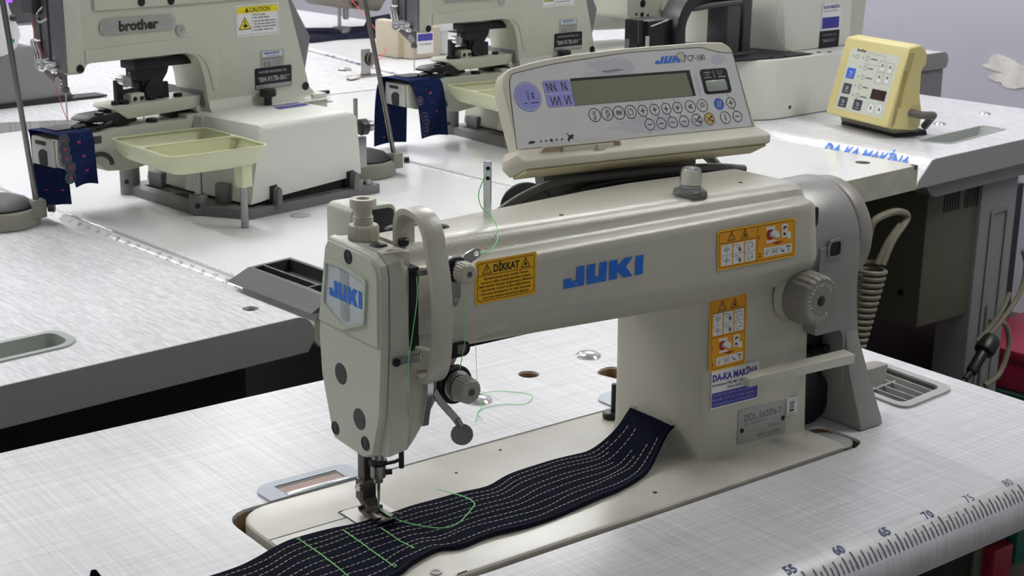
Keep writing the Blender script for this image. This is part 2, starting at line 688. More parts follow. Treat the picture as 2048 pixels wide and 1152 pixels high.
# union of bed and hinge openings: hinge plates sit on their own, so cut the openings separately
holes = [bed_hole, circ(286, 187, 10, 18), fillet([(338, 152), (352, 160), (366, 160), (366, 124), (346, 124)], 8)]
tray_out = fillet([(497, -81), (578, -74), (582, 22), (501, 15)], [14, 14, 14, 14], 5)
holes.append(tray_out)
b = MB('linen_near')
b.M = Matrix.Translation((0, 0, D))
b.prism([(-760, -205), (603.8, -205), (603.8, 284), (-760, 284)], 'z', -40, 0, holes=holes)
prof = [(-205, 0)]
for i in range(0, 11):
    a = R(90 + 12 * i)
    prof.append((-218 + 26 * cos(a), -26 + 26 * sin(a)))
prof += [(-226, -40), (-205, -40)]
b.prism(prof, 'x', -760, 603.8)
b.build('tabletop', near)
b = MB('wood_raw')
b.M = Matrix.Translation((0, 0, D))
for h in holes[:3]:
    n = len(h)
    k = len(b.v)
    cx = sum(p[0] for p in h) / n
    cy = sum(p[1] for p in h) / n
    inner = [(p[0] + (cx - p[0]) * .004, p[1] + (cy - p[1]) * .008) for p in h]
    b.raw([(p[0], p[1], -2.5) for p in inner] + [(p[0], p[1], -39) for p in inner], [(i, (i + 1) % n, (i + 1) % n + n, i + n) for i in range(n)])
b.build('cutout_rim', near)
b = MB('dark_interior')
b.M = Matrix.Translation((0, 0, D))
b.box(-84, 390, -104, 70, -150, -60, bev=10)
b.build('oil_pan', near)
b = MB('tray_gray')
b.M = Matrix.Translation((0, 0, D))
b.cyl((391, -86, -38), (0, 0, 1), 19, 36, n=28)
b.build('corner_pad', near)
b = MB('edge_gray')
b.M = Matrix.Translation((0, 0, D))
b.box(-760, 603.8, 284, 285, -39, -1)
b.build('edge_band', near)
# ruler printed on the rolled edge
b = MB('ink_gray')


def roll(s):
    """point on the front roll, s mm of arc from the start of the roll"""
    a = R(90) + s / 26.4
    return (-218 + 26.3 * cos(a), -26 + 26.3 * sin(a))


for k in range(38, 97):
    for half in (0, 1):
        x = -356.56 + 10 * k + 5 * half
        if x > 600:
            continue
        s0, w = (19.5, .5) if half else ((14.2, .75) if k % 5 == 0 else (15.5, .55))
        if half:
            s0 = 19.5
        elif k % 5:
            s0 = 16
        ss = [s0 + (28 - s0) * i / 5 for i in range(6)]
        P = [roll(s) for s in ss]
        b.raw([(x - w, y, z + D) for y, z in P] + [(x + w, y, z + D) for y, z in P], [(i, i + 6, i + 7, i + 1) for i in range(5)])
b.build('ruler_ticks', near)
for k in range(40, 96, 5):
    b = MB('navy_ink')
    vs, fs = text2d(str(k), 0.035 if k <= 65 else (0.012 if k == 70 else -0.01))
    x0 = -356.56 + 10 * k - 12.5
    kk = 7.6 / .729
    P = []
    for (tx, ty) in vs:
        y, z = roll(13.2 - ty * kk) if 13.2 - ty * kk > 0 else (-218 - (13.2 - ty * kk), .3)
        P.append((x0 + tx * kk, y, z + D))
    b.raw(P, fs)
    b.build('ruler_number', near)
for (x, y) in ((366, 195), (206, 158), (-640, 200)):
    b = MB('chrome')
    b.lathe([(12.5, 0), (12.5, .8), (11, 2.2), (8, 3.8), (4, 4.8), (.01, 5.1)], (x, y, D), (0, 0, 1), n=30)
    b.build('bolt_cap', near)
b = MB('leg_gray')
b.M = Matrix.Translation((0, 0, D))
leg_frame(b, -640, 20, 25, 40, (10, 190))
b.build('leg', near)
b = MB('leg_gray')
b.M = Matrix.Translation((0, 0, D))
leg_frame(b, 420, 60, 25, 40, (10, 150))
b.build('leg', near)

# hinge plates let into the table behind the bed (light blue-grey plastic)
hp = None
for i, x0 in enumerate((-48.0, 292.0)):
    if hp is None:
        hp = thing('hinge_plate', 'x', 'hinge plate', (x0, 73, 0), 0, 'hinge plates behind the machine bed')
        b = MB('hinge_blue')
        out = fillet([(0, 0), (83, 2), (83, 26), (76, 31), (10, 31), (-1, 22)], [1, 1, 7, 7, 8, 7])
        b.prism(out, 'z', .4, 1.6, holes=[[(15, 2), (69, 4), (69, 22), (15, 22)]])
        q1 = b.build('plate', hp)
        b = MB('window_brown')
        b.box(15, 69, 2, 23, .2, .7)
        q2 = b.build('window', hp)
        b = MB('chrome')
        b.box(16, 70, 2.2, 6.2, .8, 2.0, bev=.4)
        q3 = b.build('metal_strip', hp)
        b = MB('tray_gray_deep')
        b.box(15, 69, 19, 22, .75, 1.0)
        q4 = b.build('recess_edge', hp)
        o = hp
    else:
        o = hp.copy()
        C.objects.link(o)
        o.location = W(x0, 73, 0)
        for q in (q1, q2, q3, q4):
            c = q.copy()
            C.objects.link(c)
            c.parent = o
    o['label'] = ('pale blue-grey hinge plate with brown window left of the sewing needle',
                  'pale blue-grey hinge plate half hidden behind the machine column')[i]

# compartment tray let into the right end of the near table
tr = thing('tool_tray', 'light grey compartment tray sunk into the near table right of the machine', 'tray', (540, -30, 0))
b = MB('tray_gray')
b.M = Matrix.Translation((-540, 30, 0))
inn = fillet([(505, -71), (569, -65), (573, 13), (509, 7)], [9, 9, 9, 9], 5)
b.prism([(p[0], p[1]) for p in tray_out], 'z', -2, 2.2, holes=[inn])
b.build('rim', tr)
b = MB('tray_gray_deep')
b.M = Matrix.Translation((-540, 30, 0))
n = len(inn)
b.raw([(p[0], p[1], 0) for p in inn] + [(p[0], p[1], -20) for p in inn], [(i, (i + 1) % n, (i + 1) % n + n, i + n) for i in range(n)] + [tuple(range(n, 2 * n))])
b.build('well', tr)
b = MB('tray_gray')
b.M = Matrix.Translation((-540, 30, 0))
for a, c in (((557, -66), (561, 12)), ((543, -67), (547, 11)), ((530, -68), (533, 9)), ((517, -69), (520, 8))):
    b.prism([(a[0] - .6, a[1]), (a[0] + .6, a[1]), (c[0] + .6, c[1]), (c[0] - .6, c[1])], 'z', -20, 1.0)
b.prism([(506, -32), (550, -28.5), (550, -27), (506, -30.5)], 'z', -20, 1.0)
b.build('divider', tr)

# --- switch box hanging under the near table
sw = thing('switch_box', 'dark switch box with red and green push buttons under the near table edge', 'switch box', (520, -170, -103))
b = MB('control_box_paint')
b.box(-30, 80, 0, 90, -60, 60, bev=4)
b.build('body', sw)
b = MB('black_plastic')
b.box(-112, -34, -2, 80, -50, 60, bev=8)
b.build('cover', sw)
b = MB('switch_red')
b.box(-18, 9, -12, 2, -31, 6, bev=3)
b.build('red_button', sw)
b = MB('switch_green')
b.box(13, 38, -12, 2, -18, 22, bev=3)
b.build('green_button', sw)
b = MB('edge_cream')
b.tube([(500, -200, -160), (560, -215, -132), (680, -240, -80)], 7, n=8)
tag(b.build('support_bar', loc=(0, 0, 0)), 'pale metal bar under the red and green switches', 'bar')

# --- left table (rolled edge faces +x in row coordinates)
left = thing('sewing_table', 'left linen table with thick grey edge and an empty rounded tray', 'table', rw(0, 0, -760), ROW)
b = MB('linen_left')
b.M = Matrix.Translation((0, 0, D))
pf = [(-x, z) for x, z in round_front(3, 640, 22, 40)]
ltray = fillet([(-420, 40), (-248, 44), (-232, 58), (-232, 92), (-240, 101), (-420, 97)], [10, 8, 8, 8, 8, 10])
b.prism([(-640, -17), (-30, -17), (-30, 1180), (-640, 1180)], 'z', -40, 0, holes=[ltray, circ(-34 - 9, 40, 9, 20)])
b.prism([(-30, 0)] + [(x, z) for x, z in pf[1:-1]] + [(-30, -40)], 'y', -17, 1180)
b.build('tabletop', left)
b = MB('edge_gray')
b.M = Matrix.Translation((0, 0, D))
b.prism([(x * .9985, z if z > -1 else z) for x, z in pf], 'y', -19.5, -17)
b.build('edge_band', left)
b = MB('hole_dark')
b.M = Matrix.Translation((0, 0, D))
b.cyl((-43, 40, -12), (0, 0, 1), 9.2, 8)
b.build('grommet_hole', left)
b = MB('black_metal')
b.M = Matrix.Translation((0, 0, D))
b.box(-640, -40, 60, 75, -640, -40)  # added black sheet standing in for the darkness under the table
b.build('shade_sheet', left)
b = MB('edge_gray')
b.M = Matrix.Translation((0, 0, D))
leg_frame(b, -560, 45, 30, 14, (20, 60))
b.build('leg', left)
b = MB('edge_gray')
b.M = Matrix.Translation((0, 0, D))
leg_frame(b, -330, 1000, 40, 25, (190, 10))
b.build('leg', left)
lt = thing('tool_tray', 'empty grey-green tray with rounded end sunk into the left table', 'tray', rw(-330, 70), ROW)
b = MB('tray_graygreen')
b.M = Matrix.Translation((330, -70, 0))
inn = fillet([(-412, 47), (-252, 51), (-241, 62), (-241, 88), (-247, 94), (-412, 90)], [8, 7, 7, 7, 7, 8])
b.prism(ltray, 'z', -1.5, 1.8, holes=[inn])
n = len(inn)
b.raw([(p[0], p[1], 1) for p in inn] + [(p[0] * .985 - 5, 70 + (p[1] - 70) * .8, -17) for p in inn],
      [(i, (i + 1) % n, (i + 1) % n + n, i + n) for i in range(n)] + [tuple(range(n, 2 * n))])
b.build('dish', lt)


# --- tables with the button machines (rolled ruler edge towards -x of the row)
def ruler_edge(b1, b2, x0, y0, y1, r=24, num0=0, step=25.4):
    """two-row tape ruler printed on a rolled edge facing -x"""
    def pt(s):
        a = R(90) + s / r
        return (x0 + r + (r + .3) * cos(a), -r + (r + .3) * sin(a))
    k = num0
    y = 162 + (29 - k) * step if num0 < 0 else y1
    while y > y0:
        for j in range(8):
            yy = y - j * step / 8
            ss = (3, 7, 11) if j == 0 else ((5, 8, 11) if j % 2 == 0 else (7, 9, 11))
            P = [pt(s) for s in ss]
            b1.raw([(p[0], yy - .55, p[1] + D) for p in P] + [(p[0], yy + .55, p[1] + D) for p in P], [(0, 3, 4, 1), (1, 4, 5, 2)])
        vs, fs = text2d(str(max(k, 0)), 0.0)
        kk = 7.0 / .729
        Q = []
        for tx, ty in vs:
            p = pt(20 - ty * kk)
            Q.append((p[0], y - 2 - tx * kk, p[1] + D))
        b2.raw(Q, fs)
        y -= step
        k += 1


def row_table(label, x0, x1, y0, y1, r=24, ends='edge_cream', top='table_white', panel=True):
    t = thing('sewing_table', label, 'table', rw(x0, y0, -760), ROW)
    w, d = x1 - x0, y1 - y0
    b = MB(top)
    b.M = Matrix.Translation((0, 0, D))
    b.prism(round_front(0, w, r), 'y', 2, d)
    b.build('tabletop', t)
    b = MB(ends)
    b.M = Matrix.Translation((0, 0, D))
    b.prism(round_front(.3, w - .3, r), 'y', 0, 2)
    b.build('edge_band', t)
    return t, w, d


ta, w, d = row_table('glossy white table under the nearest button machine, tape ruler on its rolled edge', -2, 575, -14, 1185)
b1, b2 = MB('ruler_ink'), MB('ruler_ink')
ruler_edge(b1, b2, 0, 160, 1180, num0=-11)
b1.build('ruler_ticks', ta)
b2.build('ruler_numbers', ta)
for yy in (150, 1000):
    b = MB('leg_gray')
    b.M = Matrix.Translation((0, 0, D))
    leg_frame(b, 300, yy, 40, 25, (220, 10))
    b.build('leg', ta)
b = MB('black_metal')
b.M = Matrix.Translation((0, 0, D))
b.box(60, 560, 45, 57, -600, -40)  # added black sheet in place of the deep shade below this table
b.build('shade_sheet', ta)

tb, w, d = row_table('glossy white table under the second button machine, cream end and round cable hole', 577, 1203, 22, 1190)
b1, b2 = MB('ruler_ink'), MB('ruler_ink')
ruler_edge(b1, b2, 0, 30, 1150, num0=20)
b1.build('ruler_ticks', tb)
b2.build('ruler_numbers', tb)
b = MB('hole_dark')
b.M = Matrix.Translation((0, 0, D))
b.cyl((574, 70, -1), (0, 0, 1), 12, 1.3)
b.build('grommet_hole', tb)
b = MB('dark_interior')
b.M = Matrix.Translation((0, 0, D))
b.cyl((618, 4, -6), (0, 0, 1), 5, 6.4)
b.build('corner_chip', tb)
for yy in (500, 1000):
    b = MB('leg_gray')
    b.M = Matrix.Translation((0, 0, D))
    leg_frame(b, 330, yy, 40, 25, (220, 10))
    b.build('leg', tb)

# third table on the right
tc = thing('sewing_table', 'white table at right with lettering along its edge, under the yellowed control panel', 'table', rw(1212, 34, -760), ROW)
b = MB('linen_left')
b.M = Matrix.Translation((0, 0, D))
fr3 = [(660, 0), (62, 0), (50, -2), (14, -34), (8, -44), (660, -44)]
t3 = fillet([(196, 55), (412, 72), (412, 124), (178, 112)], [14, 10, 10, 14])
b.prism([(70, 2), (660, 2), (660, 1150), (70, 1150)], 'z', -44, 0, holes=[t3])
b.prism([(70, 0)] + fr3[1:-1] + [(70, -44)], 'y', 2, 1150)
b.build('tabletop', tc)
b = MB('edge_gray_light')
b.M = Matrix.Translation((0, 0, D))
b.prism([(x + (.3 if x < 100 else 0), z - (.2 if z > -1 else 0)) for x, z in fr3], 'y', 0, 2)
b.build('edge_band', tc)
b = MB('logo_blue')
b.M = frame((22, 205, D - 24), (0, -1, 0), (cos(R(41)), 0, sin(R(41))))
b.text('DA-KA MAKİNA', 2, 8, 27, 168, .5, bold=.03, slant=.0)
b.build('edge_lettering', tc)
b = MB('leg_gray')
b.M = Matrix.Translation((0, 0, D))
leg_frame(b, 340, 66, 62, 34, (120, 8))
b.build('leg', tc)
b = MB('leg_gray')
b.M = Matrix.Translation((0, 0, D))
b.prism(rrect(312, -560, 372, -130, 6), 'y', 28.5, 30.2, holes=[rrect(318, -554, 366, -136, 4)])
b.prism(rrect(330, -470, 336, -310, 2), 'y', 28.0, 30.2)
b.build('leg_embossing', tc)
b = MB('leg_gray')
b.M = Matrix.Translation((0, 0, D))
leg_frame(b, 340, 1000, 62, 34, (120, 8))
b.build('leg', tc)
b = MB('edge_gray')
b.M = Matrix.Translation((0, 0, D))
b.prism(fillet([(60, -44), (660, -44), (660, -72), (86, -72)], [2, 2, 10, 18]), 'y', 16, 44)
b.build('apron', tc)
for (x, y) in ((366, 182), (539, 190)):
    b = MB('chrome')
    b.lathe([(12, 0), (11, 2), (8, 3.6), (.01, 4.6)], (x, y, D), (0, 0, 1), n=20)
    b.build('bolt_cap', tc)
t3t = thing('tool_tray', 'shallow grey tray with slanted end sunk into the right table', 'tray', rw(1212 + 300, 34 + 90), ROW)
b = MB('tray_graygreen')
b.M = Matrix.Translation((-300, -90, 0))
inn = fillet([(202, 60), (405, 77), (405, 119), (184, 107)], [10, 8, 8, 10])
b.prism(t3, 'z', -1, 1.2, holes=[inn])
n = len(inn)
b.raw([(p[0], p[1], .6) for p in inn] + [(295 + (p[0] - 295) * .8, 92 + (p[1] - 92) * .75, -20) for p in inn],
      [(i, (i + 1) % n, (i + 1) % n + n, i + n) for i in range(n)] + [tuple(range(n, 2 * n))])
b.build('dish', t3t)

# fourth table, far right against the wall
td = thing('sewing_table', 'far table with rounded grey end against the lavender wall', 'table', rw(2590, 817, -760), ROW)
b = MB('table_grey_far')
b.M = Matrix.Translation((0, 0, D))
pr = [(-x, z) for x, z in round_front(0, 640, 24, 42)]
b.prism(pr, 'y', 2, 1300)
b.build('tabletop', td)
b = MB('edge_gray_light')
b.M = Matrix.Translation((0, 0, D))
b.prism(pr, 'y', 0, 2)
b.build('edge_band', td)
b = MB('edge_gray')
b.M = Matrix.Translation((0, 0, D))
b.box(-600, -4, 10, 22, -700, -42)
b.build('end_panel', td)

# far tables behind the button machines
fa = thing('sewing_table', 'far grey-white table behind the nearest button machine, bolts and a thread bracket on it', 'table', (900, 2400, -760))
b = MB('linen_left')
b.M = Matrix.Translation((-900, -2400, D))
b.prism([(330, 1800), (560, 1722), (1222, 1778), (1264, 1782), (1330, 2390), (1420, 3300), (330, 3300)], 'z', -40, 0)
b.build('tabletop', fa)
b = MB('edge_gray')
b.M = Matrix.Translation((-900, -2400, D))
b.box(650, 1150, 2000, 2020, -760, -40)
b.build('leg', fa)
for (x, y) in ((1226, 2045), (1180, 2230), (745, 2010)):
    b = MB('chrome')
    b.lathe([(16, 0), (15, 3), (11, 5), (.01, 7)], (x - 900, y - 2400, D), (0, 0, 1), n=20)
    b.build('bolt_cap', fa)
fb = thing('sewing_table', 'farthest grey table with a blue-lettered white ruler edge and denim on it', 'table', (1700, 2600, -760))
b = MB('table_grey_far')
b.M = Matrix.Translation((-1700, -2600, D))
b.prism([(1270, 1790), (1900, 1850), (1860, 2700), (1780, 3900), (1500, 3900), (1336, 2390)], 'z', -42, 1.5)
b.build('tabletop', fb)
b = MB('ruler_band')
b.M = Matrix.Translation((-1700, -2600, D))
b.prism([(1270, 1790), (1292, 1792), (1358, 2390), (1445, 3300), (1424, 3300), (1336, 2390)], 'z', 1.5, 2.2)
b.build('ruler_strip', fb)
b = MB('sticker_blue')
for i, ch in enumerate('DA-KA MAKINA'):
    t = i / 14.0
    b.M = frame((1283 - 1700 + 52 * t, 1905 - 2600 + 480 * t, D + 2.6), (.11, .99, 0), (-.99, .11, 0))
    b.text(ch, 0, -8, 17, None, 0, bold=.02)
b.build('edge_lettering', fb)
b = MB('edge_gray')
b.M = Matrix.Translation((-1700, -2600, D))
b.box(1500, 1900, 2300, 2320, -760, -40)
b.build('leg', fb)

# charcoal corner tray on table A
ct = thing('corner_tray', 'charcoal compartment tray on the corner of the white ruler table', 'tray', rw(-2, 0), ROW)
pk = [[(25, 30), (38, 31), (38, 136), (25, 133)], [(41, 31), (77, 33), (77, 139), (41, 136)], [(23, -15), (77, -15), (77, 30), (25, 27)]]
b = MB('tray_charcoal')
b.prism([(21, 139), (82, 145), (82, -21), (18, -21)], 'z', .4, 14, holes=pk)
b.loft([[(-4, -18, .4), (18, -21, 14), (18, -21, .4)], [(-4, 145, .4), (21, 139, 14), (21, 139, .4)]])
b.build('body', ct)
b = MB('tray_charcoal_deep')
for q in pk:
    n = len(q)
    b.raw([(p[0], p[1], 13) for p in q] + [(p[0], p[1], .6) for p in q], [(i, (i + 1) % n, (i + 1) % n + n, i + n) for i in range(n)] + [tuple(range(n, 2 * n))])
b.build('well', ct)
b = MB('tray_gray')
b.lathe([(14, 0), (13.5, 1), (9, 2.2), (.01, 2.6)], (245, 373, 760), (0, 0, 1), n=26)
b.build('bolt_cap', ta)
# ---------------------------------------------------------------- lockstitch machine (needle at the origin of its frame)
ju = thing('sewing_machine', 'nearest cream lockstitch sewing machine with blue lettering, large grey handwheel cover and white thread knobs', 'sewing machine', (0, 0, 0))

# bed plate
b = MB('bed_paint')
bp_ = fillet([(-82, -106.5), (386, -106.5), (389, -100), (389, 62), (376, 71), (-82, 71)], [16, 6, 12, 4, 8, 34], 7)
b.prism(bp_, 'z', -26, 1.6, bev=3.2, seg=3)
b.build('bed', ju)
b = MB('bed_plate')
b.prism(rrect(-17, -40, 17, 26, 4), 'z', 1.6, 2.0)
b.prism([(-81, -44), (-18, -44), (-18, 14), (-81, 14)], 'z', 1.6, 1.95, bev=.15)
b.build('throat_plate', ju)
b = MB('dark_interior')
for q in ([(-81, 14.2), (-18, 14.2), (-18, 15), (-81, 15)], [(-18.6, -44), (-17.6, -44), (-17.6, 26), (-18.6, 26)], [(-17, 26), (17, 26), (17, 26.8), (-17, 26.8)], [(-5, -105), (3, -104.6), (3, -103.8), (-5, -104.2)]):
    b.prism(q, 'z', 1.6, 2.05)
b.build('plate_seam', ju)
for (x, y, r) in ((-11, 24, 2.6), (150, 52, 1.3), (94, 35, 1.2), (194, -84, 1.8)):
    b = MB('dark_interior')
    b.cyl((x, y, 1.2), (0, 0, 1), r, .7, n=16)
    b.build('bed_hole', ju)
b = MB('dark_steel')
b.lathe([(4.2, 0), (4.2, .7), (2.4, .7), (2.2, .3), (.01, .3)], (-15, -94, 1.6), (0, 0, 1), n=20)
b.build('bed_screw', ju)

# column and arm: one casting
YF = -70.0


def arm_section(x):
    t = min(max((x - 20) / 350.0, 0), 1)
    k = 0.10 * min(max((x - 90) / 250.0, 0), 1)          # the face leans back a little towards the wheel
    zl = 162.0 - 9.0 * min(max((x - 39) / 216.0, 0), 1)
    zr = 203.5 - 2.0 * t
    T = 219.0 - 5.5 * t
    yb = -6 + 41 * min(max((x + 20) / 260.0, 0), 1)
    yf = lambda z: YF + (z - 178) * k
    zb = zl - 19.5
    P = [(yf(zl) + 13, zb), (yf(zl) + 9.5, zb + 3.5), (yf(zl) + 1.2, zl - 2.5), (yf(zl), zl), (yf(zl), zl + 2), (yf(zr), zr - 7), (yf(zr) + .6, zr - 3.2), (yf(zr) + 2.4, zr - .8), (yf(zr) + 6, zr + .6),
         (yf(zr) + 11, zr + 1.6), (yf(zr) + 13.4, zr + 3.8), (yf(zr) + 15, zr + 8), (yf(zr) + 17, T - 3.0), (yf(zr) + 20.5, T - .8), (yf(zr) + 28, T), (yb - 14, T), (yb - 5, T - 2.5), (yb - 1, T - 8), (yb, T - 16), (yb, zb + 8), (yb - 3, zb - 5), (yb - 9, zb - 9)]
    return [Vector((x, y, z)) for y, z in P]


b = MB('machine_paint')
secs = [arm_section(x) for x in (-12, 0, 40, 90, 150, 210, 255, 300, 345, 366)]
e = arm_section(374)
cy, cz = -20, 185
secs.append([Vector((373, cy + (p.y - cy) * .992, cz + (p.z - cz) * .985)) for p in e])
secs.append([Vector((376.5, cy + (p.y - cy) * .95, cz + (p.z - cz) * .90)) for p in e])
b.loft(secs)
# column with a rounded transition under the arm
cs = []
for (z, xl, f) in ((0.5, 267.5, 2), (4, 268, .8), (12, 268, 0), (60, 268, 0), (110, 267, 0), (130, 264, 0), (141, 257, 0), (148, 243, 0), (151, 222, 0)):
    yf = -62.5 + z * .055
    yb = 35
    xr = 389
    wl = 18 * min(1, 1)
    cs.append([Vector((xl + 7, yf - f * .3, z)), Vector((xr - 3, yf - f * .3, z)), Vector((xr, yf + 3, z)), Vector((xr, yb - 6, z)), Vector((xr - 6, yb, z)),
               Vector((xl - 6 - f * .4, yb, z)), Vector((xl - 12 - f, yb - 3, z)), Vector((xl - 13.5 - f, yb - 9, z)), Vector((xl - 1 - f, yf + 13, z)), Vector((xl + 1.2 - f, yf + 4, z))])
b.loft(cs)
b.build('arm', ju)

# head: lower casing, curved arch and front cover
b = MB('machine_paint')
hp_ = [(-37.2, 80), (-30, 81), (-19, 83), (-14.5, 88), (3.3, 112), (15.5, 130), (21, 139), (28, 146), (40, 150), (62, 152), (62, 200), (-37.2, 210)]
b.prism(hp_, 'y', -68.5, -8, bev=2.5)
b.loft([[(-37, -71.5, 82), (-22, -71.5, 84), (-18, -69, 86), (-18, -40, 86), (-37, -40, 82)],
        [(-36, -73.5, 150), (-22, -73.5, 152), (-18.5, -69, 153), (-18.5, -40, 153), (-36, -40, 150)],
        [(-36, -74, 204), (-25, -74, 204), (-20, -69, 205), (-20, -40, 205), (-36, -40, 204)],
        [(-36, -71, 213), (-26, -70, 214), (-21, -66, 213), (-21, -40, 214), (-36, -40, 214)],
        [(-36, -62, 219.5), (-28, -60, 220.5), (-23, -58, 219), (-23, -40, 219.5), (-36, -40, 219.5)]], bev=1.2)
b.prism([(-36, 200), (-14, 200), (-14, 218), (-36, 219.5)], 'y', -64, -7, bev=2)
b.build('head', ju)
b = MB('dark_interior')
b.box(-18.4, -11.6, -69.9, -55, 152, 208)  # flush dark box standing in for the shade inside the slot
b.build('take_up_slot_shade', ju)

# face plate
b = MB('machine_paint_smooth')
fp = [(-9, 220.6), (-60, 219.2), (-71, 213), (-73, 205), (-72.5, 157), (-69, 110), (-60, 80), (-50, 75.5), (-46, 74.8), (-10, 77), (-7, 82), (5, 120), (7.5, 150), (4, 170), (-5, 214)]
b.loft([[Vector((-36.9, y, z)) for y, z in fp],
        [Vector((-39.8, -33 + (y + 33) * .995, 150 + (z - 150) * .996)) for y, z in fp],
        [Vector((-41.2, -33 + (y + 33) * .985, 150 + (z - 150) * .99)) for y, z in fp],
        [Vector((-42, -33 + (y + 33) * .96, 150 + (z - 150) * .978)) for y, z in fp]])
up_ = [(-9.5, 218.6), (-58.5, 217.3), (-68.5, 211), (-70.3, 204), (-70, 157.5), (5.5, 158.8), (2.8, 170), (-5.5, 213)]
b.loft([[Vector((-41.6, y, z)) for y, z in up_], [Vector((-43.4, -33 + (y + 33) * .97, 187 + (z - 187) * .965)) for y, z in up_]])
fpo = b.build('face_plate', ju)
BF = frame((-43.4, 0, 0), (0, -1, 0), (0, 0, 1))     # artwork frame of the face plate: x = -y, y = z
b = MB('machine_paint_smooth')
bo = fillet([(7, 205.5), (30, 206.5), (58.5, 201.5), (55.5, 171), (28.5, 160.5), (2.6, 172.5)], [3, 12, 3, 3, 2, 3])
bi = fillet([(9.4, 202.3), (30, 203.4), (56, 199), (53, 172.8), (28.5, 163.6), (5, 174.2)], [1.5, 10, 1.5, 1.5, 1, 1.5])
b.M = BF
b.prism(bo, 'z', -.6, 1.5, holes=[bi])
b.build('badge_rim', fpo)
b = MB('badge_pale')
b.M = BF
b.fill(bi, .25)
b.mi('plate_silver')
for i in range(6):
    x = 25.2 + i * 1.95
    b.rect(x, 165.5 + abs(x - 29) * .45, x + .45 + .12 * i, 203.0, .4, 'plate_silver')
juki(b, 11.5, 180.5, 40.5, 11.6, .55, 'logo_blue')
b.build('badge', fpo)
BF2 = frame((-42.0, 0, 0), (0, -1, 0), (0, 0, 1))
for (x, y, r, m) in ((21.2, 127.4, 7.6, 'plug_gray'), (43.8, 101.8, 7.6, 'plug_gray')):
    b = MB(m)
    b.M = BF2
    b.cyl((x, y, -.6), (0, 0, 1), r, .9, n=28, bev=.3)
    b.build('rubber_plug', fpo)
for (x, y, r) in ((35.4, 212, 4.1), (12.5, 85.4, 4.0), (50.8, 86.6, 4.2)):
    b = MB('black_metal')
    b.M = BF2
    h0 = 0 if y < 200 else 1.3
    b.lathe([(r + .8, -.4 + h0), (r + .8, .45 + h0), (r, .6 + h0), (r * .85, .2 + h0), (r * .6, .2 + h0), (r * .5, .5 + h0), (.01, .35 + h0)], (x, y, 0), (0, 0, 1), n=22)
    b.build('screw', fpo)

# regulator screw on top of the head
b = MB('knob_ivory')
b.lathe([(10.2, 0), (10.4, 1), (10.4, 8.6), (9.6, 10)], (-25, -25, 219), (0, 0, 1), n=72, flutes=36, fdepth=.5)
b.lathe([(6.6, 10), (6.6, 11), (6.1, 11.3), (6.6, 11.6), (6.6, 12.6), (6.1, 12.9), (6.6, 13.2), (6.6, 14.2), (6.1, 14.5), (6.6, 14.8), (6.6, 15.6), (5.9, 16), (5.9, 20.6), (8.2, 21.2), (8.8, 22), (8.8, 26.6), (8.4, 27.6), (4.6, 27.6), (4.2, 25), (.01, 25)],
        (-25, -25, 219), (0, 0, 1), n=30)
b.build('pressure_screw', ju)
for (x, y, r) in ((-27, -46, 6.2), (38, -26, 5.0), (24, -8, 5.5), (8, -10, 6), (22, -44, 3.4)):
    b = MB('rubber_black' if r > 4 else 'plug_gray')
    b.lathe([(r, 0), (r * .9, 1.0), (r * .6, 2.0), (.01, 2.4)], (x, y, 218.4 if x > 0 else 219), (0, 0, 1), n=24)
    b.build('oil_plug', ju)
b = MB('black_metal')
b.cyl((-10, -50, 218), (0, 0, 1), 3.6, 4.5, n=16, bev=.6)
b.build('cap_screw', ju)
for (x, y) in ((132, -40), (332, -24)):
    b = MB('dark_interior')
    b.cyl((x, y, 213.5 + (372 - x) * .0157), (0, 0, 1), 1.7, .35 + .0, n=14)
    b.build('oil_hole', ju)

# take-up guard: a painted strap bent in front of the slot
b = MB('machine_paint')
b.strap([(-7, -46, 212), (-7, -46, 232), (-6, -49, 239.5), (-6, -58, 242), (-6, -70, 239.5), (-6, -77.5, 231), (-6, -81, 218), (-6, -86, 200), (-6, -88, 172), (-6, -86, 148), (-6, -81, 135.5), (-6, -74, 131.5), (-6, -67, 134.5), (-6, -63, 142), (-6, -64.5, 152)],
        (1, 0, 0), 15, 4.6, smooth=5, bev=.9)
b.build('take_up_guard', ju)
b = MB('machine_paint')
b.loft([[(-20, -67, 138), (0, -67, 133), (2, -67, 150), (-16, -67, 158)], [(-17, -71, 139), (-2, -71, 136), (0, -71, 148), (-14, -71, 154)]], bev=.8)
b.build('guard_base', ju)
b = MB('dark_steel')
b.strap([(-14, -66, 202), (-14.5, -74, 205), (-9, -80, 207)], (0, 0, 1), 4, 1.6, smooth=4)
b.build('take_up_lever', ju)


def knob(name, parent, o, r1, r2, h, m, fl, fd, extra=None):
    b = MB(m)
    b.lathe([(r1 - .6, 0), (r1, .8), (r1 * .5 + r2 * .5, h * .5), (r2, h - 1.2), (r2 - 1.2, h)], o, (0, -1, 0), m, n=fl * 4, flutes=fl, fdepth=fd)
    b.lathe([(r2 - 1.6, h - .1), (r2 * .36, h + .05), (r2 * .34, h - 2.5), (.01, h - 2.5)], o, (0, -1, 0), m, n=24)
    return b.build(name, parent)


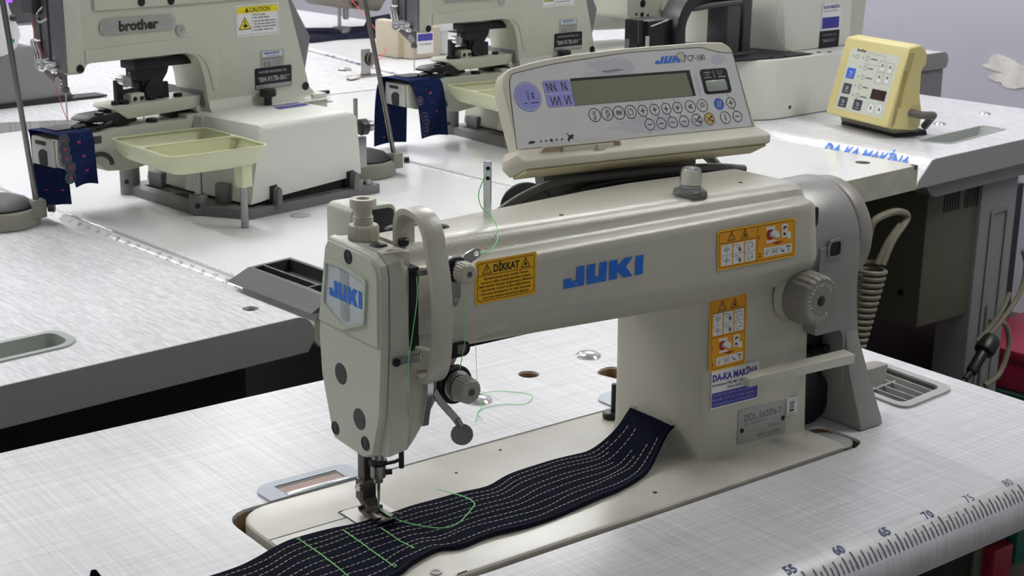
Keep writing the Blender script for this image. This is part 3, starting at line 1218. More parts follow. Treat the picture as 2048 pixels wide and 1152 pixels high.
# upper tension
tu = MB('black_metal')
tu.lathe([(8.6, 0), (8.6, 2.5), (8.0, 3), (6.6, 3.2), (6.6, 7.5)], (17, -69.5, 202), (0, -1, 0), n=28)
tuo = tu.build('upper_tension', ju)
b = MB('chrome')
b.lathe([(9.4, 0), (9.4, .9), (8.2, 1.4)], (17, -69.4, 202), (0, -1, 0), n=28)
b.M = frame((17, -70.6, 202), *FRONT)
b.prism(fillet([(-6, -4), (4, -4), (3.6, -20), (0, -25.5), (-3.2, -24), (-5, -14)], [2, 2, 4, 3, 4, 3]), 'z', 0, 1.0, holes=[circ(.3, -20.5, 1.9, 12)])
b.prism(fillet([(3, 3), (6, 9), (16, 12.5), (20, 10.5), (20, 6.5), (15, 4), (8, 1)], [1, 3, 4, 3, 3, 4, 1]), 'z', 0, 1.0, holes=[circ(16.4, 8.6, 2.1, 12)])
b.build('thread_guide', tuo)
knob('tension_nut', tuo, (17, -77.5, 202), 7.6, 7.0, 9, 'knob_ivory', 22, .4)
b = MB('dark_steel')
b.cyl((17, -84.5, 202), (0, -1, 0), 2.0, 2.2, n=14)
b.build('stud', tuo)

# main tension, below
to = MB('black_metal')
to.lathe([(13.5, 0), (13.5, 3.0), (12.8, 3.6), (11, 3.6), (11, 5), (10.2, 5.6), (8, 5.6)], (16.5, -69.0, 122), (0, -1, 0), n=32)
to.lathe([(7, 5.6), (6.6, 13)], (16.5, -69.0, 122), (0, -1, 0), n=20)
too = to.build('main_tension', ju)
b = MB('chrome')
for k in range(3):
    b.lathe([(10.4 - k * .3, 5.4 + k * 1.1), (10.6 - k * .3, 5.8 + k * 1.1), (8, 6.1 + k * 1.1)], (16.5, -69.0, 122), (0, -1, 0), n=32)
b.tube([Vector((16.5 + (6.5 - i * .02) * cos(i * .7), -75 - i * .15, 122 + (6.5 - i * .02) * sin(i * .7))) for i in range(30)], .6, n=6)
b.build('tension_discs', too)
knob('tension_nut', too, (16.5, -78.5, 122), 9.4, 8.6, 11.5, 'knob_gray', 22, .45)
b = MB('dark_steel')
b.cyl((16.5, -88, 122), (0, -1, 0), 2.4, 2.6, n=14)
b.build('stud', too)
b = MB('chrome')
b.strap([(-4, -71, 128), (-5, -73, 122), (-8, -73, 106), (-9, -73, 99)], (1, 0, 0), 4.6, 1.4, smooth=3)
b.build('check_spring_bracket', ju)
# thread lever with round thumb plate
b = MB('steel')
b.strap([(-1, -72, 121), (2, -75, 114), (8, -80, 105), (11, -82, 100)], (0.6, 0.2, 0.75), 5.0, 2.2, smooth=3)
b.tube([(10.5, -81.5, 102), (12.6, -83, 97)], 2.4, n=10)
b.cyl((14.2, -82.5, 90.6), (-.55, -.83, .0), 7.6, 1.8, n=30, bev=.4)
b.build('finger_lever', ju)

# thread guides on the head
b = MB('chrome')
b.M = frame((-30, -73.9, 149), *FRONT)
b.prism(rrect(-6, -3, 6, 3.2, 3), 'z', 0, 1.2)
b.strap([(4, 0, 1), (9, .5, 4.5), (14, 1, 4), (16, 1.4, .5)], (0, 1, 0), 5, 1.0, smooth=3)
b.build('thread_clip', ju)
b = MB('black_metal')
b.cyl((-33, -74.5, 148.6), (0, -1, 0), 2.8, 1.8, n=16)
b.build('clip_screw', ju)
b = MB('black_metal')
b.M = frame((0, -70.2, 0), *FRONT)
b.prism(rrect(4, 140.6, 29, 151, 5), 'z', -.4, 1.0, holes=[rrect(6, 142.4, 27, 149.2, 3.3)])
b.box(12, 19, 141.6, 150, -.3, .6)
b.build('slot_guide', ju)
b = MB('chrome')
b.M = frame((0, -70.2, 0), *FRONT)
b.prism(rrect(6.2, 142.6, 26.8, 149, 3.2), 'z', -.4, .2)
b.build('slot_plate', ju)

# needle bar, presser bar and foot
b = MB('steel')
b.cyl((0, 0, 44), (0, 0, 1), 4.6, 40, n=20)
b.cyl((0, 0, 34), (0, 0, 1), 5.6, 11, n=20, bev=.8)
b.cyl((0, 0, 30.5), (0, 0, 1), 3.6, 4, n=16)
nb = b.build('needle_bar', ju)
b = MB('black_metal')
b.lathe([(6.3, 44), (6.6, 45), (6.6, 47.4), (6.2, 48)], (0, 0, 0), (0, 0, 1), n=20)
b.tube([(3, -5, 45.5), (9, -8, 46.5), (14, -9, 48)], 1.4, n=8)
b.tube([(14, -9, 41), (14, -9, 54), (17, -9, 59)], 2.0, n=8)
b.cyl((5, -2, 37.5), (1, -.4, 0), 2.2, 4.5, n=12)
b.build('needle_bar_guide', nb)
b = MB('chrome')
b.lathe([(.05, 8), (.5, 11), (.85, 16), (.85, 22), (1.35, 25), (1.35, 32)], (0, 0, 0), (0, 0, 1), n=14)
b.build('needle', nb)
b = MB('foot_steel')
b.box(-4.6, 4.6, 11.5, 20.5, 26, 84, bev=.8)
pb_ = b.build('presser_bar', ju)
b = MB('foot_steel')
b.box(-6.4, 4.8, 10.5, 21, 12, 28.5, bev=.8)
b.loft([[(-6.4, 10.5, 14), (4.8, 10.5, 14), (4.8, 21, 14), (-6.4, 21, 14)], [(-4, 4, 6.5), (4.6, 4, 6.5), (4.6, 16, 6.5), (-4, 16, 6.5)], [(-4.5, 2, 4.5), (4.6, 2, 4.5), (4.6, 15, 4.5), (-4.5, 15, 4.5)]])
b.build('foot_shank', pb_)
b = MB('foot_steel')
b.strap([(-1.5, 16, 7.0), (-1.5, 14, 4.8), (-1.5, 9, 4.2), (-1.5, -7, 4.2), (-1.5, -13, 5.2), (-1.5, -17, 8.2)], (1, 0, 0), 12, 1.6, smooth=4)
b.box(-8, -3.0, -8, 10, 4.2, 6.6, bev=.5)
b.box(2.6, 6.6, -10, 10, 4.2, 6.6, bev=.5)
b.tube([(-7, 6, 7.5), (6.5, 6, 7.5)], 1.6, n=8)
b.tube([(4.5, -6, 5.5), (10, -9, 6), (12, -12, 5.5)], 1.3, n=8)
b.build('presser_foot', pb_)
b = MB('chrome')
b.cyl((-6, 15, 23), (-1, -.4, 0), 2.7, 3.6, n=14, bev=.4)
b.build('foot_screw', pb_)
b = MB('black_metal')
b.cyl((271, 54, 1.5), (0, 0, 1), 7.5, 6, n=18, bev=1)
b.tube([(274, 54, 6), (274, 54, 32)], 2.6, n=10)
b.build('bed_post', ju)

# thread pin on top
b = MB('chrome')
b.lathe([(2.9, 0), (2.9, 39.4), (2.6, 40)], (84.5, -15, 217.5), (0, 0, 1), n=20)
tp = b.build('thread_pin', ju)
b = MB('black_metal')
for z in (28.5, 35.5):
    b.cyl((84.5 - 1.4, -15 - 2.2, 217.5 + z), (-.54, -.84, 0), 1.5, .9, n=12)
b.build('pin_eye', tp)

# oil sight window
b = MB('smoke_plastic')
b.lathe([(13.5, 0), (13.8, 1.5), (13.0, 5), (9.0, 7)], (262, -38, 214.5), (0, 0, 1), n=48, flutes=6, fdepth=1.4)
so = b.build('sight_window', ju)
b = MB('clear_plastic')
b.lathe([(8.4, 5.5), (8.2, 19), (7.2, 21.5), (5.5, 22.5), (.01, 22.6)], (262, -38, 214.5), (0, 0, 1), n=28)
b.build('dome', so)
b = MB('chrome')
b.cyl((262, -38, 213.8), (0, 0, 1), 7, 2.2, n=24)
b.build('reflector', so)

# stitch length dial
b = MB('machine_paint')
b.lathe([(24, -3), (22.6, 1), (21.5, 4)], (366, -61, 124), (0, -1, 0), n=36)
b.build('dial_boss', ju)
b = MB('dial_gray')
b.lathe([(22.4, 0), (22.6, 1), (21.2, 18.5), (20.4, 20.8), (19.4, 21.6), (18.8, 22.2), (4.6, 22.2), (4.4, 12), (.01, 12)], (366, -65, 124), (0, -1, 0), 'dial_gray', n=132, flutes=22, fdepth=.8)
dl = b.build('stitch_dial', ju)
b = MB('dark_interior')
b.cyl((366, -76.8, 124), (0, -1, 0), 4.3, 1.5, n=20)
b.build('dial_hub', dl)
b = MB('paper_white')
for i in range(21):
    a = R(-58 - 0 - i * 13.2)           # clockwise round the face
    if i % 4 == 0:
        k = i // 4
        b.M = frame((366 + 14.2 * cos(a), -87.35, 124 + 14.2 * sin(a)), (sin(-a) * -1 * -1, 0, cos(a) * -1 * -1), (0, 1, 0)) if False else \
            frame((366 + 13.4 * cos(a), -87.35, 124 + 13.4 * sin(a)), (sin(a), 0, -cos(a)), (cos(a), 0, sin(a)))
        b.text(str(k), 0, -1.6, 3.9, None, 0, al='c')
    else:
        b.M = frame((366, -87.35, 124), (cos(a), 0, sin(a)), (-sin(a), 0, cos(a)))
        b.rect(12.8, -.3, 16.4, .3)
b.build('dial_marks', dl)

# reverse lever
b = MB('machine_paint')
b.loft([[(284, -83, 69), (284, -90, 69), (284, -90, 76), (284, -83, 76.6)], [(300, -80, 69), (300, -92, 69), (300, -92, 76.6), (300, -80, 77.2)], [(408, -80, 64.5), (408, -92, 64.5), (408, -92, 72.5), (408, -80, 74)]], bev=1.2)
rl = b.build('reverse_lever', ju)
b = MB('black_metal')
b.cyl((396, -82, 69), (0, 1, 0), 4, 60, n=14)
b.build('lever_shaft', rl)

# black workings between column and cover
b = MB('dark_interior')
b.box(386, 424, -48, 30, 2, 150, bev=3)
b.build('belt_housing', ju)
b = MB('black_metal')
b.cyl((390, -50, 42), (0, -1, 0), 16, 6, n=26, bev=1)
b.cyl((404, -50, 22), (0, -1, 0), 22, 4, n=26, bev=1)
b.cyl((412, -50, 66), (0, -1, 0), 5, 9, n=14, bev=1)
b.build('pulley', ju)
b = MB('black_metal')
b.box(372, 384, -64.5, 20, 120, 196, bev=4)  # black block filling the gap, in place of its shade
b.build('arm_end_gap_shade', ju)

# belt cover and handwheel
yc, zc, Rr = -20.0, 159.0, 50.0


def cov_profile(r, zlow, yfl, ybl, n=18):
    """side outline of the belt cover in (y, z)"""
    P = []
    for i in range(n + 1):
        a = R(200 - 220 * i / n)                  # front, over the top, to the back
        P.append((yc - r * cos(a) * -1 if False else yc + r * cos(a), zc + r * sin(a)))
    return P


cp1 = [(yc + Rr * cos(R(a)), zc + Rr * sin(R(a))) for a in range(196, -21, -9)]
b = MB('silver_paint')
drum = [(cp1[0][0], zc - 30)] + cp1 + [(cp1[-1][0], zc - 30)]
secs = []
for x, s in ((366, .95), (372, .97), (384, .985), (427, 1.0), (430, .985), (430.5, .95)):
    secs.append([Vector((x, yc + (y - yc) * s, zc + (z - zc) * s)) for y, z in drum])
b.loft(secs)
cvo = b.build('belt_cover', ju)
b = MB('cover_gray')
front = fillet([(381, 162), (430.5, 162), (430.5, 118), (437, 78), (446, 44), (452, 12), (452.5, 0.6), (428, 0.6), (420, 40), (418, 78), (414, 87), (381, 87)], [0, 0, 14, 14, 14, 10, 2, 3, 16, 5, 8, 4], 5)
b.prism(front, 'y', -70.3, -14, bev=.8, seg=2)
# the foot runs forward and the side wall back
b.loft([[(420, -71, 84), (434, -71, 84), (434, -16, 84), (420, -16, 84)], [(422, -76, 50), (445, -76, 50), (445, -10, 50), (421, -10, 50)],
        [(424, -90, 8), (452, -90, 8), (452, -2, 8), (421, -2, 8)], [(424, -92, .8), (452.5, -92, .8), (452.5, -2, .8), (421, -2, .8)]], bev=1.5)
b.build('cover_body', cvo)
b = MB('cover_gray')
b.M = frame((0, -70.4, 0), *FRONT)
b.prism(rrect(389, 151.5, 408, 167.5, 5), 'z', -.5, 1.2, holes=[rrect(391, 153.5, 404.5, 165.5, 3.5)])
b.build('window_rim', cvo)
b = MB('black_plastic')
b.M = frame((0, -70.4, 0), *FRONT)
b.poly(rrect(391, 153.5, 404.5, 165.5, 3.5), .15)
b.build('window', cvo)
b = MB('wheel_gray')
b.lathe([(30, 0), (45, .5), (46.5, 2), (47, 4), (47, 15), (46, 17.5), (43, 19), (36, 19), (33, 14), (14, 14), (12, 20), (.01, 20)], (433, yc, zc), (1, 0, 0), n=64)
b.build('handwheel', ju)
b = MB('wheel_gray')
b.loft([[(446, -60, 20), (492, -60, 20), (490, -48, 20), (446, -48, 20)], [(446, -61, 38), (494, -61, 38), (492, -48, 38), (446, -48, 38)]], bev=1.2)
b.build('cover_latch', cvo)

# cream motor box behind the head
b = MB('machine_paint_smooth')
b.prism(rrect(-10, 150, 28, 229.5, 6), 'y', 16, 48, bev=2)
mo = b.build('thread_trimmer_box', ju)
b = MB('black_plastic')
b.prism(rrect(-7, 165, 25.5, 226.5, 4), 'y', 15.2, 16.2)
b.prism(rrect(3, 204, 16, 217, 1), 'y', 14.6, 15.3)
b.build('box_window', mo)
b = MB('knob_ivory')
b.cyl((26, 34, 214), (1, 0, 0), 3.5, 16, n=14)
b.build('box_arm', mo)

# ---- stickers and name plates
JM = frame((0, YF - .15, 0), *FRONT)
b = MB('logo_blue')
b.M = JM
rnd = random.Random(2)
b.M = frame((110.5, YF + .35 - .55, 172.8), (1, 0, -.012), (0.02, 0, 1))
juki(b, 0, 0, 75, 14.5, 0, 'logo_blue', .0)
mk = b.build('maker_lettering', ju)
b = MB('machine_paint')
b.M = frame((110.5, YF + .35 - .55, 172.8), (1, 0, -.012), (0.02, 0, 1))
for i in range(150):
    x = rnd.uniform(0, 75) if i < 40 else rnd.uniform(0, 36)
    y = rnd.choice([rnd.uniform(0, 14.5), rnd.uniform(0, 3), rnd.uniform(11, 14.5)])
    r = rnd.uniform(.1, .36)
    b.poly(circ(x, y, r, 6, r * rnd.uniform(.5, 1.2), rnd.uniform(0, 3)), .12)
b.build('paint_flakes', ju)

# DIKKAT sticker
W_, H_ = 52.0, 30.0
b = MB('sticker_yellow')
b.M = frame((33.6, YF - .1, 174.2), (1, 0, -.006), (0, 0, 1))
b.poly(rrect(0, 0, W_, H_, 1.5), .1)
b.stroke(rrect(2, 2, W_ - 2, H_ - 2, 2, 4), .4, .2, 'ink_black', True)
b.rect(2, 19.2, W_ - 2, 19.6, .2, 'ink_black')
b.text('DİKKAT', 26, 21.0, 5.2, 22, .2, 'ink_black', .035, 'c')
warn(b, 9.5, 23.6, 6.6, .2)
warn(b, 42.3, 23.6, 6.6, .2, hand=True)
for i, s in enumerate(('Hareketli parçalar zarar verebilir. Parmak', 'koruyucu, diğer emniyet aparatları ve kapak',
                       'takılı olmadan makineyi çalıştırmayınız. Makineye', 'iplik takmak, masura ve iğne değiştirilmesi,',
                       'makinenin temizlenmesi vb. işler yapmadan', 'önce açma kapama anahtarlarını kapatınız.')):
    b.text(s, 26, 16.4 - i * 2.62, 1.65, (38, 42, 46, 42, 43, 40)[i], .2, 'ink_black', .02, 'c')
b.build('warning_sticker', ju)


def pictos(b, x, y, w, h, z=.2):
    """two rows by three columns of small white drawings"""
    cw = w / 3.0
    for i in range(3):
        x0, x1 = x + i * cw + .7, x + (i + 1) * cw - .7
        b.rect(x0, y + .4, x1, y + h - .4, z - .06, 'paper_white')
        b.rect(x0, y + h / 2 - .12, x1, y + h / 2 + .12, z, 'ink_gray')
        for j in (0, 1):
            cx, cy = (x0 + x1) / 2, y + h * (.25 + .5 * j)
            s = min(cw, h / 2) * .32
            b.stroke(circ(x0 + 1.1, cy + h * .15, .7, 8), .22, z, 'ink_black', True)
            if i == 0:
                b.stroke([(cx, cy + s * 1.2), (cx, cy - s)], .35, z, 'ink_black')
                b.stroke([(cx - s, cy), (cx - s * .2, cy + s * .4), (cx + s, cy), (cx + s * .3, cy - s * .5), (cx - s, cy)], .35, z, 'ink_black')
            elif i == 1:
                b.stroke([(cx - s, cy + s), (cx + s * .2, cy + s * .6), (cx + s, cy - s), (cx + s * .4, cy - s * 1.1), (cx - s * .2, cy), (cx - s, cy + s * .3)], .35, z, 'ink_black')
                b.poly([(cx + s * .1, cy - s), (cx + s * 1.1, cy - s * .8), (cx + s * .9, cy + s * .1), (cx + s * .3, cy)], z, 'ink_gray')
            else:
                b.stroke([(cx - s, cy - s), (cx - s, cy + s * .7), (cx, cy + s), (cx + s, cy + s * .5), (cx + s, cy - s * .5), (cx, cy - s * .2), (cx - s * .3, cy - s), (cx - s, cy - s)], .3, z, 'ink_black')


def steps(b, x, y, w, h, z=.2):
    """numbered steps: hand turning off a switch, red arrow, strip of small drawings"""
    b.text('1', x + .6, y + h * .62, h * .12, None, z, 'ink_black', .02)
    b.text('2', x + .6, y + h * .10, h * .12, None, z, 'ink_black', .02)
    ax, ay = x + w * .38, y + h * .70
    s = h * .11
    b.rect(ax - s * 2.1, ay + s * 1.3, ax + s * 1.2, ay + s * 2.1, z, 'paper_white')
    b.rect(ax - s * 2.1, ay - s * 2.1, ax + s * 1.2, ay - s * 1.5, z, 'paper_white')
    b.poly(circ(ax - s * .6, ay, s * 1.4, 14), z + .03, 'ink_red')
    b.poly(circ(ax - s * .1, ay, s * .8, 12), z + .05, 'plate_silver')
    b.fill([(ax - s * .6, ay + s * .2), (ax + s * .6, ay + s * 1.3), (ax + s * 2.2, ay + s * .6), (ax + s * 3, ay - s * .6), (ax + s * 2.2, ay - s * 1.4), (ax + s * .4, ay - s * .7)], z + .07, 'paper_white')
    b.stroke([(ax - s * .4, ay + s * .2), (ax + s * .6, ay - s * .6), (ax + s * 2.2, ay - s * 1.4)], .2, z + .09, 'ink_black')
    cx, cy = x + w * .76, y + h * .73
    b.rect(cx - s * 1.3, cy - s * 1.6, cx + s * 1.0, cy + s * 1.9, z, 'paper_white')
    b.rect(cx - s * .7, cy + s * .4, cx + s * .5, cy + s * 1.3, z + .03, 'ink_black')
    b.rect(cx - s * .7, cy - s * 1.1, cx + s * .5, cy - s * .4, z + .03, 'ink_black')
    b.fill([(cx - s * .3, cy + s * .9), (cx + s * .2, cy + s * .8), (cx + s * 1.0, cy - s * .2), (cx + s * 2.1, cy - s * .5), (cx + s * 2.1, cy - s * 2.2), (cx + s * .9, cy - s * 2.2), (cx + s * .2, cy - s * .8)], z + .06, 'paper_white')
    b.poly([(x + w * .36, y + h * .46), (x + w * .72, y + h * .46), (x + w * .54, y + h * .38)], z, 'ink_red')
    x0, y0, x1, y1 = x + w * .16, y + h * .08, x + w * .95, y + h * .34
    b.rect(x0, y0, x1, y1, z - .05, 'paper_white')
    q = (x1 - x0) / 4
    for i in range(4):
        mx, my = x0 + q * (i + .5), (y0 + y1) / 2
        t = (y1 - y0) * .33
        if i:
            b.rect(x0 + q * i - .1, y0 + .4, x0 + q * i + .1, y1 - .4, z, 'ink_gray')
        if i == 0:
            b.stroke([(mx - t * .4, my + t), (mx - t * .4, my - t), (mx - t * .9, my - t * .2)], .45, z, 'ink_black')
            b.stroke([(mx, my - t * .4), (mx + t * .8, my + t)], .4, z, 'ink_black')
        elif i == 1:
            b.stroke([(mx - t * .8, my + t), (mx - t * .8, my - t)], .55, z, 'ink_black')
            b.stroke([(mx - t * .1, my + t * .6), (mx - t * .2, my - t * .7), (mx + t * .3, my)], .4, z, 'ink_black')
            b.stroke([(mx + t * .8, my + t), (mx + t * .8, my - t)], .55, z, 'ink_black')
        elif i == 2:
            b.stroke([(mx - t, my + t * .8), (mx - t * .2, my + t * .2), (mx - t * .6, my - t * .2)], .4, z, 'ink_black')
            b.stroke([(mx, my + t * .6), (mx + t * .3, my - t * .8)], .4, z, 'ink_black')
            b.rect(mx + t * .4, my - t * .9, mx + t * 1.1, my - t * .2, z, 'ink_black')
        else:
            b.poly(circ(mx - t * .5, my + t * .7, t * .4, 8), z, 'ink_black')
            b.poly(circ(mx + t * .5, my + t * .7, t * .4, 8), z, 'ink_black')
            b.stroke([(mx - t * .3, my), (mx + t * .3, my - t), (mx + t * .4, my + t * .1)], .5, z, 'ink_black')


# wide sticker on the arm
kx = .085
b = MB('sticker_yellow')
b.M = frame((261.2, YF + (162 - 178) * kx - .25, 162.3), (1, -.013, -.011), (-.095, kx, 1))
W_, H_ = 86.5, 31.0
b.poly(rrect(0, 0, W_, H_, 1.8), .12)
b.poly(rrect(1.8, 1.8, W_ - 1.8, H_ - 1.8, 2), .16, 'sticker_orange')
b.stroke(rrect(1.8, 1.8, W_ - 1.8, H_ - 1.8, 2, 4), .42, .22, 'ink_black', True)
b.rect(43.2, 1.8, 43.7, H_ - 1.8, .22, 'ink_black')
b.rect(1.8, 20.4, 43.2, 20.8, .22, 'ink_black')
warn(b, 15, 25.3, 7, .24)
warn(b, 29.5, 25.3, 7, .24, hand=True)
pictos(b, 3.4, 2.6, 38.5, 17, .26)
steps(b, 44.5, 1.8, 39.5, H_ - 3.6, .26)
b.build('safety_sticker', ju)
# tall sticker on the column
b = MB('sticker_yellow')
b.M = frame((271.0, -62.5 + 74.5 * .055 - .35, 74.7), (1, 0, -.012), (-.055, .055, 1))
W_, H_ = 41.5, 60.0
b.poly(rrect(0, 0, W_, H_, 2), .12)
b.poly(rrect(1.8, 1.8, W_ - 1.8, H_ - 1.8, 2), .16, 'sticker_orange')
b.stroke(rrect(1.8, 1.8, W_ - 1.8, H_ - 1.8, 2, 4), .42, .22, 'ink_black', True)
b.rect(1.8, 47.4, W_ - 1.8, 47.8, .22, 'ink_black')
b.rect(1.8, 27.6, W_ - 1.8, 28.0, .22, 'ink_black')
warn(b, 13.5, 52.6, 7.6, .24)
warn(b, 27.5, 52.6, 7.6, .24, hand=True)
pictos(b, 3, 28.6, 36, 18.4, .26)
steps(b, 2.4, 2, 37.5, 25.5, .26)
b.build('safety_sticker', ju)
# dealer sticker
b = MB('paper_white')
b.M = frame((273.6, -62.5 + 43.5 * .055 - .35, 43.6), (1, 0, -.03), (-.055, .055, 1))
b.poly(rrect(0, 0, 54.5, 31.5, .5), .12)
b.text('DA-KA MAKİNA', 1.2, 22.6, 5.6, 52, .2, 'sticker_blue', .045)
b.text('Konfeksiyon Dikiş Mak. Alım', 1.4, 18.4, 2.0, 36, .2, 'ink_black', .02)
b.text('Davut KARLI', 18, 14.6, 2.7, 18, .2, 'sticker_blue', .01, slant=.2)
b.rect(.8, 1.0, 53.5, 13, .18, 'sticker_blue')
for i, s in enumerate(('Tel: 0212 617 48 78 - 0532 232 08 34', 'Merter Mh. 113. Sk. No: 5 A Blok Güngören', 'www.dakamakina.com  İ. O. Posta 34173')):
    b.text(s, 1.8, 9.9 - i * 3.7, 2.0, (49, 47, 46)[i], .25, 'lavender', .012)
b.build('dealer_sticker', ju)
# model plate
b = MB('plate_silver')
b.M = frame((304.0, -62.5 - .3, 7.0), (1, 0.012, -.045), (-.05, .055, 1))
b.prism(rrect(0, 0, 58, 29.5, 1.8), 'z', -.6, .35, bev=.15)
b.text('DDL-5600N-7', 7.5, 18.5, 6.2, 44, .45, 'ink_gray', .0)
b.text('JUKI CORPORATION', 7.5, 15.2, 1.7, 27, .45, 'ink_gray')
b.text('DDL 41011', 36, 8.6, 3.0, 13, .45, 'ink_gray', -.01)
b.text('MADE IN CHINA', 24, 2.8, 3.0, 26, .45, 'ink_gray', -.01)
mp = b.build('model_plate', ju)
for (x, y) in ((4.6, 17.0 - 5.5), (54.2, 13.5)):
    b = MB('black_metal')
    b.M = frame((304.0, -62.5 - .3, 7.0), (1, 0.012, -.045), (-.05, .055, 1))
    b.lathe([(2.1, .3), (1.9, .9), (.01, 1.2)], (x, y, 0), (0, 0, 1), n=14)
    b.build('rivet', mp)
b = MB('paper_white')
b.M = frame((362, -62.5 + .6, 19.6), (1, 0.0, -.04), (-.05, .055, 1))
b.poly(rrect(0, 0, 13.2, 15, .6), .15)
b.stroke([(4.2, 11), (9.4, 5)], .5, .25, 'ink_black')
b.stroke([(9.2, 11), (4.0, 5)], .5, .25, 'ink_black')
b.stroke([(4.6, 10.6), (8.8, 10.6), (8.2, 5.4), (5.2, 5.4)], .5, .25, 'ink_black', True)
b.rect(3.8, 2.6, 9.6, 4.2, .25, 'ink_black')
b.rect(1, .8, 12, 1.2, .25, 'ink_gray')
b.build('recycling_sticker', ju)
# ---------------------------------------------------------------- operation panel standing behind the arm
cp = thing('operation_panel', 'cream operation panel with olive screen and round keys on a bracket behind the arm', 'operation panel', (250, 70, 0))
PR, PT = R(-6.7), R(26.5)
_uu = Vector((cos(PR), sin(PR), 0))
_bb = Vector((-sin(PR), cos(PR), 0))
_vv = _bb * sin(PT) + Vector((0, 0, 1)) * cos(PT)
PF = frame((0, 0, 280), _uu, _vv)
outl = fillet([(-85, 14), (-77, 25), (-60, 28), (-15, 33.4), (45, 36.2), (123, 37), (147, 36.2), (154, 31), (156, 18), (158, -40), (-74, -41), (-86.5, -50)][:-2] + [(158, -40), (-76, -40), (-83, -38)],
               [5, 4, 6, 10, 10, 6, 4, 3, 2, 0, 0, 0, 0][:13], 4)
outl = fillet([(-79.5, 12), (-74, 24.5), (-48, 29.5), (-14, 33.5), (45, 36.3), (122, 37.2), (147, 36.2), (154.5, 30), (157, 0), (159.5, -41), (-78, -41)], [8, 6, 8, 10, 10, 5, 5, 4, 2, 0, 0], 4)
b = MB('panel_cream')
b.M = PF
back = [(p[0] * .985 + 1, p[1] * .96 - 1) for p in outl]
b.loft([[(p[0] * 1.0, p[1], -17) for p in back], [(p[0], p[1], -12) for p in outl], [(p[0], p[1], 1.2) for p in outl], [((p[0] - 37) * .99 + 37, p[1] * .975, 2.6) for p in outl]])
lipo = [(-87, -57, 0), (164, -57.5, 0)]
b.loft([[(-80, -38, -18), (160, -40, -18), (160, -40, 2), (-77, -40, 2)], [(-83, -45, -20), (164, -45, -20), (164, -45, 6), (-84, -46, 7)],
        [(-84, -50, -20), (167, -51, -20), (167, -51, 10), (-81, -52, 11)], [(-80, -57.5, -18), (165, -57.5, -18), (165, -57.5, 9), (-77, -57.5, 9.5)]], bev=1.4)
b.build('housing', cp)
b = MB('panel_cream_aged')
b.M = PF
b.loft([[(-74, 8, -16), (150, 30, -16), (158, -44, -16), (-76, -46, -16)], [(-62, 4, -32), (146, 24, -32), (150, -40, -32), (-62, -40, -32)]], bev=3)
b.box(-78, 162, -59.6, -57.9, -16, 6, bev=.5)
b.build('back_shell', cp)
seam = fillet([(-80, -40), (-74, 8), (-71, 20.5), (-30, 26.6), (44, 32), (122, 32.6), (132, 29), (142, 26.6), (153.5, 26), (155.5, -40)], [0, 6, 8, 10, 10, 6, 8, 6, 3, 0], 5)
b = MB('panel_face')
b.M = PF
b.fill(seam, 2.75)
fo = b.build('face_sheet', cp)
b = MB('ink_black')
b.M = PF
b.stroke(seam, .55, 2.85, 'ink_black')
b.build('face_edge', cp)
b = MB('panel_face_worn')
b.M = PF
rnd = random.Random(11)
for (cx, cy, rx, ry, n) in ((25, 22, 24, 6.5, 40), (48, -30, 38, 8, 44), (136, 21, 9, 5, 26), (108, -1, 3, 10, 20), (22, 16, 30, 3, 30), (100, -34, 20, 4, 26)):
    P = []
    for i in range(n):
        a = 2 * pi * i / n
        k = rnd.uniform(.68, 1.12)
        P.append((cx + rx * k * cos(a), cy + ry * k * sin(a)))
    b.fill(P, 2.8)
b.build('worn_patches', fo)
# screen
b = MB('screen_frame')
b.M = PF
so_ = [(-16.5, 13.6), (103.4, 13.4), (103.6, -9.4), (-18, -9.4)]
b.fill(so_, 2.84)
b.M = PF
b.build('screen_frame', fo)
b = MB('screen_olive')
b.M = PF
b.fill([(-16.3, 11.2), (99, 11.2), (100.5, -9.0), (-17.8, -9.2)], 2.92)
b.build('screen', fo)
b = MB('screen_frame')
b.M = PF
b.prism(rrect(113.6, -9, 142.4, 13, 3), 'z', 2.7, 3.1)
b.stroke([(117, 10), (124, 10)], .5, 3.2, 'panel_face')
b.stroke([(117, 5.5), (124, 5.5)], .5, 3.2, 'panel_face')
b.rect(118.5, 6.6, 122.5, 9, 3.2, 'ink_gray')
b.stroke([(127.5, 4.6), (127.5, 11)], .4, 3.2, 'panel_face')
for i in range(4):
    b.stroke([(131 + i * 2, 11), (132 + i * 1.2, 7)], .4, 3.2, 'plate_silver')
b.stroke([(132, 5.2), (134, 5.8), (136, 5.0), (139, 5.6)], .6, 3.2, 'paper_white')
swo = b.build('bobbin_switch', fo)
b = MB('small_screen')
b.M = PF
b.prism(rrect(116, -7, 138, 2.6, 2), 'z', 3.0, 4.0, bev=.3)
b.build('rocker', swo)
# printed keys
b = MB('ink_black')
b.M = PF
Z0 = 2.95


def key(cx, cy, fillm=None, r=5.2):
    if fillm:
        b.poly(circ(cx, cy, r, 24), Z0 - .03, fillm)
    b.stroke(circ(cx, cy, r, 24), .55, Z0, 'ink_black', True)


